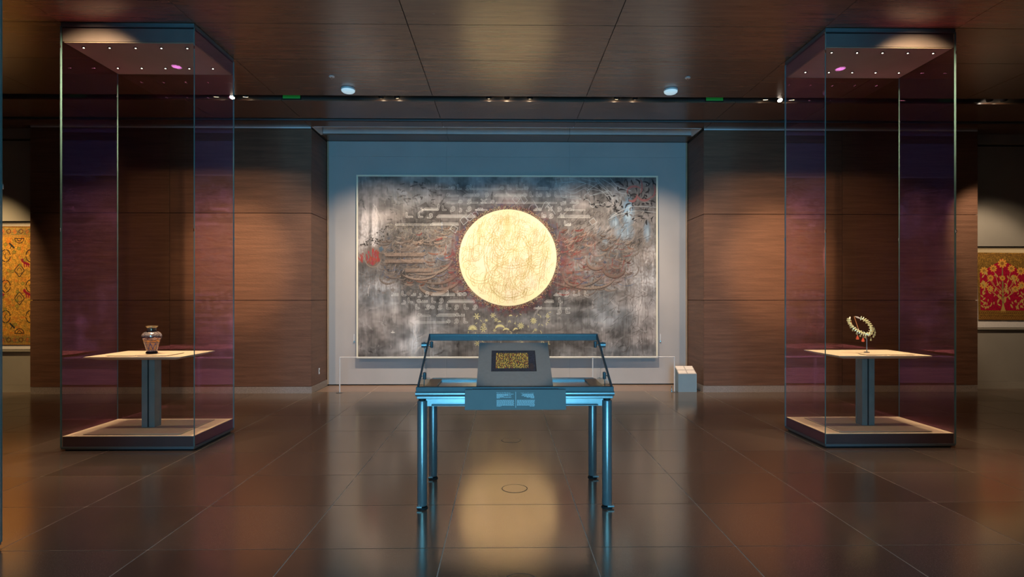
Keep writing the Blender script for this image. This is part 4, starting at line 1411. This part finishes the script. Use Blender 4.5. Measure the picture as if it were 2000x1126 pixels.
for _ in range(620):        # outlined letters crowding the disc
    a, r_ = R(0, 2 * math.pi), RD * math.sqrt(R(0, 0.97))
    x, y = CX + r_ * math.cos(a), CY + r_ * math.sin(a)
    w = R(4, 20)
    u = rg.random()
    col = (0.66, 0.60, 0.36) if rg.random() < 0.6 else (0.68, 0.60, 0.44)
    if u < 0.45:
        a0 = R(-30, 200)
        pts = arc(x, y, w, w * R(0.6, 1.4), a0, a0 + R(70, 170), 10)
    elif u < 0.55:
        pts = arc(x, y, R(2, 4), R(2, 4), 0, 330, 10)
    else:
        l = R(10, 34)
        pts = [(x, y), (x + R(-1, 3), y - l * 0.5), (x + R(0, 8), y - l)]
    if in_disc(pts, 4):
        if rg.random() < 0.6:
            A_.outline([pts], R(1.0, 2.6), col, 0.28, 0.65)
        else:
            A_.stroke(pts, R(0.3, 0.55), col, 0.6)
for cx, cy, w, h_, a0, a1 in ((292, 105, 26, 44, 20, 170), (300, 150, 44, 30, 30, 150), (270, 160, 20, 40, 60, 280), (320, 160, 18, 42, -80, 120), (295, 205, 36, 34, 60, 260), (250, 95, 30, 30, 20, 200),
                              (345, 100, 22, 40, 10, 160), (240, 190, 26, 20, 40, 200), (300, 225, 30, 18, 0, 180), (330, 190, 30, 40, 100, 200), (225, 130, 18, 30, 40, 200), (350, 150, 20, 30, 0, 150), (280, 130, 16, 30, 60, 250)):
    pts = arc(cx, cy, w, h_, a0, a1, 20)
    if in_disc(pts, 3):
        A_.outline([pts], 2.6, (0.58, 0.53, 0.30), 0.4, 0.65)
A_.blob(294, 96, 8, 20, (0.66, 0.62, 0.38), 0.5, 1.0)

# panel seams of the canvas
for x in (197, 392):
    A_.stroke([(x, 0), (x, 359)], 0.3, (0.60, 0.58, 0.56) if x > 300 else (0.16, 0.16, 0.2), 0.4)

# outlined angular script, row by row: (kind, from, to)
INK = (0.88, 0.88, 0.86)
rows_txt = [
    (25.5, [('A', 152, 173), ('S', 175, 183), ('O', 184, 189), ('A', 195, 203), ('W', 211, 219), ('A', 220, 222), ('L', 222, 277), ('O', 280, 286), ('A', 294, 301), ('A', 311, 324), ('I', 326, 326), ('O', 328, 334),
            ('K', 350, 374), ('E', 379, 389), ('A', 396, 397), ('O', 400, 408)]),
    (39.5, [('H', 173, 196), ('K', 207, 230), ('O', 232, 237), ('W', 250, 256), ('K', 268, 322), ('O', 324, 331), ('A', 338, 344), ('A', 351, 353), ('O', 356, 361), ('A', 370, 371), ('O', 373, 378), ('A', 387, 410), ('L', 410, 436)]),
    (53.0, [('L', 175, 196), ('O', 198, 204), ('W', 214, 222), ('L', 222, 234), ('X', 242, 252), ('L', 242, 260), ('O', 262, 267), ('L', 272, 390), ('S', 399, 408), ('R', 400, 408), ('M', 418, 434)]),
    (67.5, [('R', 121, 126), ('E', 127, 158), ('K', 127, 156), ('A', 165, 173), ('W', 181, 190), ('R', 199, 203), ('W', 212, 222), ('S', 232, 244), ('L', 231, 252), ('M', 346, 360), ('X', 374, 382), ('W', 393, 400), ('M', 407, 420), ('I', 424, 424), ('L', 420, 446)]),
    (81.5, [('A', 94, 107), ('A', 118, 127), ('W', 135, 146), ('K', 154, 230), ('A', 361, 368), ('O', 364, 369), ('W', 376, 384), ('K', 393, 456), ('X', 399, 406)]),
    (97.0, [('L', 74, 164), ('K', 142, 196), ('A', 406, 418), ('S', 409, 418)]),
    (237.5, [('S', 66, 78), ('A', 86, 94), ('S', 105, 112), ('R', 118, 123), ('W', 130, 139), ('K', 143, 189), ('I', 176, 176), ('A', 195, 197), ('O', 198, 203), ('O', 206, 212), ('M', 386, 399), ('W', 407, 415), ('A', 424, 432), ('I', 435, 435), ('A', 446, 453)]),
    (251.0, [('R', 86, 92), ('A', 98, 107), ('O', 116, 122), ('S', 123, 135), ('A', 144, 152), ('W', 159, 167), ('K', 175, 228), ('K', 367, 384), ('A', 395, 402)]),
    (263.5, [('A', 113, 120), ('W', 132, 141), ('O', 143, 149), ('W', 156, 165), ('A', 173, 182), ('W', 189, 197), ('A', 208, 217), ('W', 225, 234), ('L', 347, 416), ('S', 350, 360), ('I', 398, 398)]),
    (272.5, [('W', 391, 400), ('A', 409, 417)]),
    (278.5, [('H', 117, 140), ('K', 154, 190), ('O', 192, 197), ('S', 199, 208)]),
    (291.5, [('L', 109, 174), ('O', 175, 180), ('W', 189, 197), ('A', 207, 215)]),
]
for b_, items in rows_txt:
    for kd, x0, x1 in items:
        if kd == 'A':
            segs = [[(x0 + 1, b_ - 9), (x0 + 1.4, b_ - 1.4), (max(x1 - 1, x0 + 4), b_ - 1.4)]]
            rr_ = 1.25
        elif kd == 'I':
            segs, rr_ = [[(x0, b_ - 10), (x0, b_ - 2)]], 1.1
        elif kd == 'E':
            segs, rr_ = [[(x1, b_ - 12), (x1 - 1, b_ - 2), (x0, b_ - 1.5)]], 1.2
        elif kd == 'L':
            segs, rr_ = [[(x0, b_ - 1.5), (x1, b_ - 1.5)]], 1.25
        elif kd == 'K':
            segs, rr_ = [[(x0 + 1, b_ - 1.3), (x1, b_ - 1.3), (x1 - 1, b_ - 4.6), (x0 + 5, b_ - 4.6), (x0 + 1, b_ - 1.3)]], 0.9
        elif kd == 'O':
            segs, rr_ = [arc((x0 + x1) / 2, b_ - 3.6, (x1 - x0) / 2, 2.4, 0, 360, 14)], 0.95
        elif kd == 'W':
            cxw = x1 - 3.4
            segs, rr_ = [arc(cxw, b_ - 5.2, 2.4, 2.4, 0, 360, 14) + [(cxw + 2.2, b_ - 2), (cxw - 0.5, b_ + 0.3), (x0 + 1, b_ + 0.1)]], 1.0
        elif kd == 'R':
            segs, rr_ = [[(x1 - 2, b_ - 4), (x1, b_ - 2), (x1 - 0.5, b_ + 1.2), (x0, b_ + 2)]], 1.0
        elif kd == 'S':
            n_ = max(2, int((x1 - x0) / 3.5))
            segs = [[(x0, b_ - 1.4), (x1, b_ - 1.4)]] + [[(x0 + (x1 - x0) * i / n_, b_ - 4.4), (x0 + (x1 - x0) * i / n_, b_ - 1.4)] for i in range(1, n_ + 1)]
            rr_ = 0.9
        elif kd == 'M':
            segs, rr_ = [[(x0, b_ - 1.3), (x0 + 5, b_ - 5), (x0 + 9, b_ - 1.3), (x1, b_ - 1.3), (x0, b_ - 1.3)], arc(x1 - 2, b_ - 3.4, 2, 2, 0, 360, 10)], 0.8
        elif kd == 'H':
            segs, rr_ = [[(x0 + 6, b_ - 4.5), (x0 + 2, b_ - 4.8), (x0 + 1.2, b_ - 2.4), (x0 + 4, b_ - 1.2), (x1, b_ - 1.8)]], 1.25
        else:   # X
            segs, rr_ = [[(x0, b_ - 8), (x1 - 1, b_ - 1)], [(x1, b_ - 8.5), (x0 + 1, b_ - 1)]], 0.9
        A_.outline(segs, rr_, INK, 0.28, 0.85)
# loose outlined lozenges and long leaf lines at the top
for pts in ([(303, 44), (309, 37), (318, 44), (311, 53), (303, 44)], [(318, 38), (326, 36), (333, 47), (326, 54), (318, 38)], [(200, 86), (208, 78), (216, 88), (207, 96), (200, 86)], [(212, 82), (222, 72), (229, 80), (219, 88), (212, 82)],
            [(180, 104), (186, 96), (196, 102), (191, 112), (180, 104)], [(455, 88), (464, 81), (470, 90), (461, 96), (455, 88)], [(345, 47), (358, 66), (370, 49), (388, 74)], [(368, 62), (378, 50)],
            [(389, 2), (392, 18), (399, 32)], [(399, 4), (402, 10)], [(395, 12), (425, 9), (455, 14), (480, 28), (494, 42)], [(400, 20), (420, 25), (440, 16), (447, 12), (416, 2)], [(403, 26), (425, 32), (445, 22), (452, 26), (470, 14), (476, 12)],
            [(448, 20), (456, 28), (446, 36), (446, 42), (456, 48), (459, 58), (464, 60), (469, 54), (480, 54), (486, 50)], [(456, 38), (478, 30), (493, 28), (458, 36), (455, 24), (490, 30)], [(466, 2), (480, 20), (500, 30)], [(440, 3), (462, 8), (474, 10), (490, 28), (502, 44), (497, 30), (470, 4)],
            [(480, 3), (500, 15), (515, 30), (535, 34)], [(497, 2), (512, 18), (538, 27)], [(399, 32), (402, 40), (420, 42), (440, 44), (425, 39), (405, 40)],
            [(500, 78), (520, 66), (545, 58), (589, 60)], [(493, 84), (515, 74), (550, 67), (589, 70)]):
    A_.stroke(pts if len(pts) > 4 and pts[0] == pts[-1] else smooth_line(pts), 0.4, (0.72, 0.75, 0.76), 0.8)
A_.poly([(456, 88), (464, 82), (469, 90), (461, 95)], (0.50, 0.46, 0.44), 0.8)
for x, y, r_ in ((240, 76, 8), (345, 70, 9), (230, 82, 6)):
    A_.stroke(arc(x, y - 6, r_, r_, 180, 340), 0.45, (0.62, 0.62, 0.66), 0.8)
# floral scatter under the disc
FL = (0.78, 0.76, 0.56)
for x, y, r_, k in ((233, 278, 6, 'f'), (265, 276, 5, 'f'), (225, 304, 8, 'h'), (246, 304, 6, 'f'), (279, 303, 9, 'l'), (271, 285, 4, 'f'), (320, 297, 6, 'd'), (345, 287, 6, 'd'), (373, 278, 4, 'f'), (252, 286, 3, 'f'), (291, 307, 6, 'l'),
                    (247, 295, 4, 'f'), (349, 305, 3, 'f'), (268, 306, 3, 'f'), (234, 332, 5, 'f'), (252, 322, 4, 'f'), (285, 325, 5, 'l'), (278, 290, 3, 'l'), (310, 305, 4, 'l'), (300, 278, 3, 'l'), (256, 317, 5, 'f')):
    if k == 'l':
        A_.ribbon(arc(x, y, r_, r_ * 0.7, 190, 340, 8), r_ * 0.22 + 0.5, FL, 0.9)
    else:
        n_ = 9 if k in 'hd' else 6
        a_max = math.pi if k == 'h' else 2 * math.pi
        for i in range(n_):
            a = (math.pi + a_max * i / (n_ - 1)) if k == 'h' else a_max * i / n_
            A_.ribbon([(x + r_ * 0.25 * math.cos(a), y + r_ * 0.25 * math.sin(a)), (x + r_ * 0.65 * math.cos(a), y + r_ * 0.65 * math.sin(a)), (x + r_ * math.cos(a), y + r_ * math.sin(a))], r_ * 0.15 + 0.2, FL, 0.75)
        A_.blob(x, y, r_ * 0.3, r_ * 0.3, (0.60, 0.58, 0.42), 0.8, 0.6)
for _ in range(60):
    x, y = R(215, 380), R(268, 335)
    a = R(0, 6.28)
    A_.ribbon([(x, y), (x + 1.8 * math.cos(a), y + 1.8 * math.sin(a)), (x + 3.6 * math.cos(a), y + 3.6 * math.sin(a))], 0.8, FL, 0.7)
A_.stroke([(65, 310), (71, 310)], 0.9, (0.85, 0.83, 0.80), 0.9)
A_.stroke([(68, 307), (68, 311)], 0.7, (0.85, 0.83, 0.80), 0.9)
# thin brown line drawing at the right edge
for _ in range(70):
    x, y = R(520, 586), R(150, 345)
    a = R(0, 360)
    A_.stroke(arc(x, y, R(4, 14), R(10, 34), a, a + R(30, 90), 8), 0.35, (0.26, 0.22, 0.20), 0.55)
for _ in range(80):
    x, y = R(390, 560), R(240, 345)
    A_.stroke([(x, y), (x + R(4, 16), y - R(2, 14))], R(0.25, 0.6), (0.24, 0.21, 0.20), 0.4)

px0, px1, pz0, pz1, py = -2.557, 2.712, 0.484, 3.677, 10.03
pt = thing('painting', ((px0 + px1) / 2, py, pz0), 'large grey abstract calligraphy painting with a pale golden disc', 'painting')
fw = 0.028
grid_mesh('canvas', A_.c, (px0 + fw, py, pz1 - fw), (px1 - fw, py, pz1 - fw), (px0 + fw, py, pz0 + fw), M_CANVAS, pt)
MB().box(px0 + fw, px1 - fw, py + 0.003, py + 0.035, pz0 + fw, pz1 - fw).build('stretcher', M_SHEETP, pt)
MB().box(px0, px0 + fw, py - 0.012, py + 0.04, pz0, pz1, b=0.002).build('frame_side', M_FRAME, pt)
MB().box(px1 - fw, px1, py - 0.012, py + 0.04, pz0, pz1, b=0.002).build('frame_side', M_FRAME, pt)
MB().box(px0 + fw, px1 - fw, py - 0.012, py + 0.04, pz1 - fw, pz1, b=0.002).build('frame_rail', M_FRAME, pt)
MB().box(px0 + fw, px1 - fw, py - 0.012, py + 0.04, pz0, pz0 + fw, b=0.002).build('frame_rail', M_FRAME, pt)
for x in (-1.6, 1.7):
    MB().box(x - 0.05, x + 0.05, py + 0.04, 10.12, 3.0, 3.1).build('wall_bracket', M_BLACK, pt)

# ---- gold textile (left gallery); layout 136 wide, 234 high, its right edge is what shows
T1 = Art(136, 234, 2.4, 9)
rg = T1.rng
n1 = T1.noise(5, 5)
n2 = T1.noise(1.3, 1.3)
T1.c[:] = np.array([0.74, 0.53, 0.20])[None, None] * (0.72 + 0.5 * n2[..., None])
T1.mix(np.clip(n1 * 2.4 - 1.2, 0, 1) * 0.45, (0.42, 0.40, 0.18))
T1.mix(np.clip(T1.noise(6, 6) * 2.6 - 1.5, 0, 1) * 0.7, (0.72, 0.38, 0.13))
for _ in range(1500):
    x, y = R(0, 136), R(22, 212)
    a = R(0, 360)
    T1.stroke(arc(x, y, R(0.8, 2.6), R(0.8, 2.6), a, a + R(80, 250), 5), 0.3, (0.28, 0.22, 0.10) if rg.random() < 0.45 else (0.80, 0.62, 0.28), 0.55)
MED = [(108 - 81 * 0 - dx, y) for dx in (0, 54, 108) for y in (90, 145)]
for bx_ in (108, 53, -1):
    for y, hh in ((87, 13), (142, 13)):
        T1.poly([(bx_ - 10, y), (bx_, y - hh), (bx_ + 10, y), (bx_, y + hh)], (0.66, 0.50, 0.22), 0.7)
        for i in range(16):
            a = 2 * math.pi * i / 16
            q0 = (bx_ + 9.5 * math.cos(a) * (1 - 0.25 * abs(math.sin(2 * a))), y + 12.5 * math.sin(a) * (1 - 0.25 * abs(math.sin(2 * a))))
            a2 = 2 * math.pi * (i + 0.62) / 16
            q1 = (bx_ + 9.5 * math.cos(a2) * (1 - 0.25 * abs(math.sin(2 * a2))), y + 12.5 * math.sin(a2) * (1 - 0.25 * abs(math.sin(2 * a2))))
            T1.stroke([q0, q1], 0.75, (0.09, 0.08, 0.10), 0.95)
        T1.stroke(arc(bx_, y, 4, 5, 180, 360), 0.6, (0.12, 0.10, 0.10), 0.8)
        T1.stroke(arc(bx_, y + 3, 5, 4, 0, 180), 0.5, (0.12, 0.10, 0.10), 0.7)
    for y, sg in ((24, 1), (211, -1)):
        T1.stroke([(bx_ - 9, y), (bx_ + 9, y)], 0.8, (0.09, 0.08, 0.10), 0.9)
        T1.stroke(arc(bx_, y, 9, 9, 0 if sg > 0 else 180, 180 if sg > 0 else 360), 0.7, (0.09, 0.08, 0.10), 0.9)
        T1.stroke(arc(bx_, y, 4, 5, 0 if sg > 0 else 180, 180 if sg > 0 else 360), 0.7, (0.15, 0.12, 0.10), 0.9)
for bx_ in (131, 82, 26):
    for y in (58, 118, 178):
        for a0 in (100, 190):
            T1.stroke(arc(bx_ - 1, y, 9, 12, a0, a0 + 70), 0.8, (0.10, 0.09, 0.10), 0.95)
            T1.stroke(arc(bx_ - 1, y, 9, 12, a0 - 180, a0 - 110), 0.8, (0.10, 0.09, 0.10), 0.95)
        T1.stroke([(bx_, y - 6), (bx_ - 3, y), (bx_, y + 6)], 0.6, (0.12, 0.10, 0.10), 0.8)
for x, y in ((120, 72), (124, 132), (66, 72), (70, 132)):        # crimson animals
    T1.ribbon([(x - 6, y - 4), (x - 1, y), (x + 6, y + 3)], 3.0, (0.50, 0.07, 0.16), 1)
    T1.blob(x - 6, y - 6, 2.4, 2.2, (0.52, 0.07, 0.17), 1, 0.5)
    for lx in (-3, 1, 5):
        T1.stroke([(x + lx, y + 1), (x + lx + 1.4, y + 8)], 0.9, (0.50, 0.07, 0.16), 1)
for x, y in ((93, 38), (94, 196), (40, 38), (40, 196)):
    T1.ribbon([(x - 4, y - 4), (x, y), (x + 4, y + 4)], 2.2, (0.12, 0.15, 0.16), 0.9)
    T1.stroke([(x, y), (x - 3, y + 6)], 0.7, (0.12, 0.15, 0.16), 0.9)
for _ in range(40):
    x, y = R(2, 134), R(26, 208)
    T1.stroke(arc(x, y, 3, 3, 0, 360), 0.6, (0.34, 0.36, 0.16), 0.7)
    T1.blob(x, y, 2.2, 2.2, (0.50, 0.48, 0.20), 0.6, 0.5)
for y0, y1 in ((0, 20), (214, 234)):
    sl = T1.box(0, 136, y0, y1)
    T1.mix(np.full(T1.xx[sl].shape, 0.45), (0.40, 0.38, 0.24), sl)
    for x in range(3, 136, 24):
        ym = (y0 + y1) / 2
        T1.poly([(x - 5, ym), (x, ym - 6), (x + 5, ym), (x, ym + 6)], (0.70, 0.38, 0.15), 0.8)
        T1.stroke(arc(x + 12, ym, 4, 4, 0, 360), 0.8, (0.30, 0.14, 0.10), 0.8)
        for _ in range(8):
            T1.stroke([(x + R(-9, 14), ym + R(-7, 7)), (x + R(-9, 14), ym + R(-7, 7))], 0.4, (0.24, 0.30, 0.26), 0.6)
    for yb in (y0 + 1, y1 - 1.5):
        for x in range(0, 136, 4):
            T1.blob(x, yb, 1.3, 1.0, (0.72, 0.45, 0.18), 0.9, 0.5)
for y in range(20, 214, 3):
    T1.blob(134, y, 1.2, 1.0, (0.76, 0.55, 0.24), 0.9, 0.5)
tx1_ = -7.752
tt = thing('gold_textile', (-8.3, 9.585, 0.76), 'gold woven textile with dark medallions and crimson animals in the wall recess', 'textile')
grid_mesh('textile_face', T1.c, (tx1_ - 1.12, 9.578, 2.715), (tx1_, 9.578, 2.715), (tx1_ - 1.12, 9.578, 0.765), M_TEXTILE, tt)
MB().box(tx1_ - 1.12, tx1_, 9.580, 9.588, 0.765, 2.715).build('textile_backing', M_SHEETP, tt)

# ---- crimson textile (right gallery); layout 97 x 133
T2 = Art(97, 133, 4.0, 12)
rg = T2.rng
GOLD = (0.62, 0.47, 0.20)
T2.c[:] = np.array([0.50, 0.37, 0.15])[None, None] * (0.75 + 0.45 * T2.noise(1.5, 1.5)[..., None])
for _ in range(160):
    T2.stroke([(R(2, 95), R(3, 40)), (R(2, 95), R(3, 40))] if False else [(lambda x, y: (x, y))(R(2, 95), R(3, 40))] * 2, 0.7, (0.34, 0.25, 0.10), 0.6)
field = [(5, 112), (5, 38), (10, 32), (17, 33), (24, 28), (34, 22), (42, 17), (48.5, 11), (55, 17), (63, 22), (73, 28), (80, 33), (87, 32), (92, 38), (92, 112)]
fx = np.interp(T2.xx, [5, 5.01, 10, 17, 24, 34, 42, 48.5, 55, 63, 73, 80, 87, 91.99, 92], [38, 38, 32, 34, 28, 22, 18, 11, 18, 22, 28, 34, 32, 38, 38])
mk = ((T2.yy > fx) & (T2.yy < 114) & (T2.xx > 4.5) & (T2.xx < 92.5)).astype(np.float32)
T2.mix(mk, (0.62, 0.03, 0.18))
T2.c *= (0.82 + 0.36 * T2.noise(1.2, 1.2)[..., None])
LEAF = (0.74, 0.62, 0.32)
cx_ = 48.5
for d in (-1.2, 1.2, 0):
    T2.stroke([(cx_ + d, 112), (cx_ + d * 0.8, 80), (cx_ + d * 0.5, 45), (cx_, 30)], 0.9, (0.52, 0.45, 0.26), 0.95)
T2.poly([(cx_ - 6, 118), (cx_, 98), (cx_ + 6, 118)], LEAF, 0.9)


def flower(x, y, r_):
    for i in range(9):
        a = 2 * math.pi * i / 9
        T2.ribbon([(x + 0.2 * r_ * math.cos(a), y + 0.2 * r_ * math.sin(a)), (x + 0.65 * r_ * math.cos(a), y + 0.65 * r_ * math.sin(a)), (x + r_ * math.cos(a), y + r_ * math.sin(a))], r_ * 0.30, (0.84, 0.60, 0.24), 1)
    T2.blob(x, y, r_ * 0.45, r_ * 0.45, (0.55, 0.34, 0.12), 0.9, 0.5)
    T2.stroke(arc(x, y, r_ * 0.5, r_ * 0.5, 0, 360), 0.4, (0.72, 0.58, 0.28), 0.9)


def leaf(x, y, l, a):
    ex, ey = x + l * math.cos(a), y + l * math.sin(a)
    T2.ribbon([(x, y), (x + l * 0.3 * math.cos(a), y + l * 0.3 * math.sin(a)), (x + l * 0.7 * math.cos(a), y + l * 0.7 * math.sin(a)), (ex, ey)], l * 0.26, LEAF, 0.95)


for sgn in (-1, 1):
    for x, y, r_ in ((31, 31, 6), (13, 36, 6.5), (25, 50, 5.5), (12, 64, 6.5), (24, 71, 5.5)):
        X_ = x if sgn < 0 else 97 - x
        flower(X_, y, r_)
        T2.stroke([(cx_, 60 + y * 0.5), ((cx_ + X_) / 2, 45 + y * 0.55), (X_, y)], 0.55, LEAF, 0.9)
    for k in range(34):
        x, y = R(9, 46), R(38, 104)
        X_ = x if sgn < 0 else 97 - x
        leaf(X_, y, R(3.5, 7), (math.pi / 2 + R(-1.2, 1.2)))
    for k in range(6):
        X_ = 10 if sgn < 0 else 87
        leaf(X_, 108 - k * 5, 5.5, -math.pi / 2 + (0.8 if k % 2 else -0.8))
    for k in range(10):
        X_ = 22 + R(-9, 9)
        X_ = X_ if sgn < 0 else 97 - X_
        leaf(X_, R(98, 112), 4.5, -math.pi / 2 + R(-1, 1))
flower(48.5, 21, 7.5)
flower(48.5, 50, 4.5)
for y0, y1 in ((115, 122), (124, 132)):
    sl = T2.box(3, 94, y0, y1)
    T2.mix(np.full(T2.xx[sl].shape, 0.6), (0.60, 0.44, 0.18) if y0 < 120 else (0.42, 0.24, 0.10), sl)
    for x in range(4, 94, 4):
        T2.stroke(arc(x, (y0 + y1) / 2, 1.6, 2.2, 0, 300), 0.5, (0.36, 0.20, 0.08) if y0 < 120 else (0.62, 0.46, 0.20), 0.8)
for y in (3, 6):
    for x in range(2, 96, 3):
        T2.blob(x, y, 1.0, 0.9, (0.36, 0.24, 0.10), 0.8, 0.5)
t2 = thing('crimson_textile', (8.53, 9.69, 1.16), 'crimson textile with a gold flowering tree in the right wall recess', 'textile')
grid_mesh('textile_face', T2.c, (8.10, 9.685, 2.312), (8.965, 9.685, 2.305), (8.125, 9.685, 1.16), M_TEXTILE, t2)
MB().prism([(8.125, 1.16), (8.988, 1.153), (8.965, 2.305), (8.10, 2.312)], 'y', 9.687, 9.694).build('textile_backing', M_SHEETP, t2)
# lamps hidden in the heads of the two recesses
for x, y, z, zt, w, pw, lab in ((-8.40, 9.515, 2.782, 1.6, 1.5, 1.2, 'slim lamp under the head of the gold textile recess'), (8.55, 9.625, 2.402, 1.5, 1.4, 0.8, 'slim lamp under the head of the crimson textile recess')):
    t = thing('recess_lamp', (x, y, z - 0.01), lab, 'lamp')
    MB().box(x - w / 2, x + w / 2, y - 0.012, y + 0.012, z - 0.012, z + 0.007).build('lamp_housing', M_BLACK, t)
    area_light('recess_lamp_light', (x, y, z - 0.014), (x, y + 0.07, zt), w, 0.02, pw, (1.0, 0.66, 0.30))
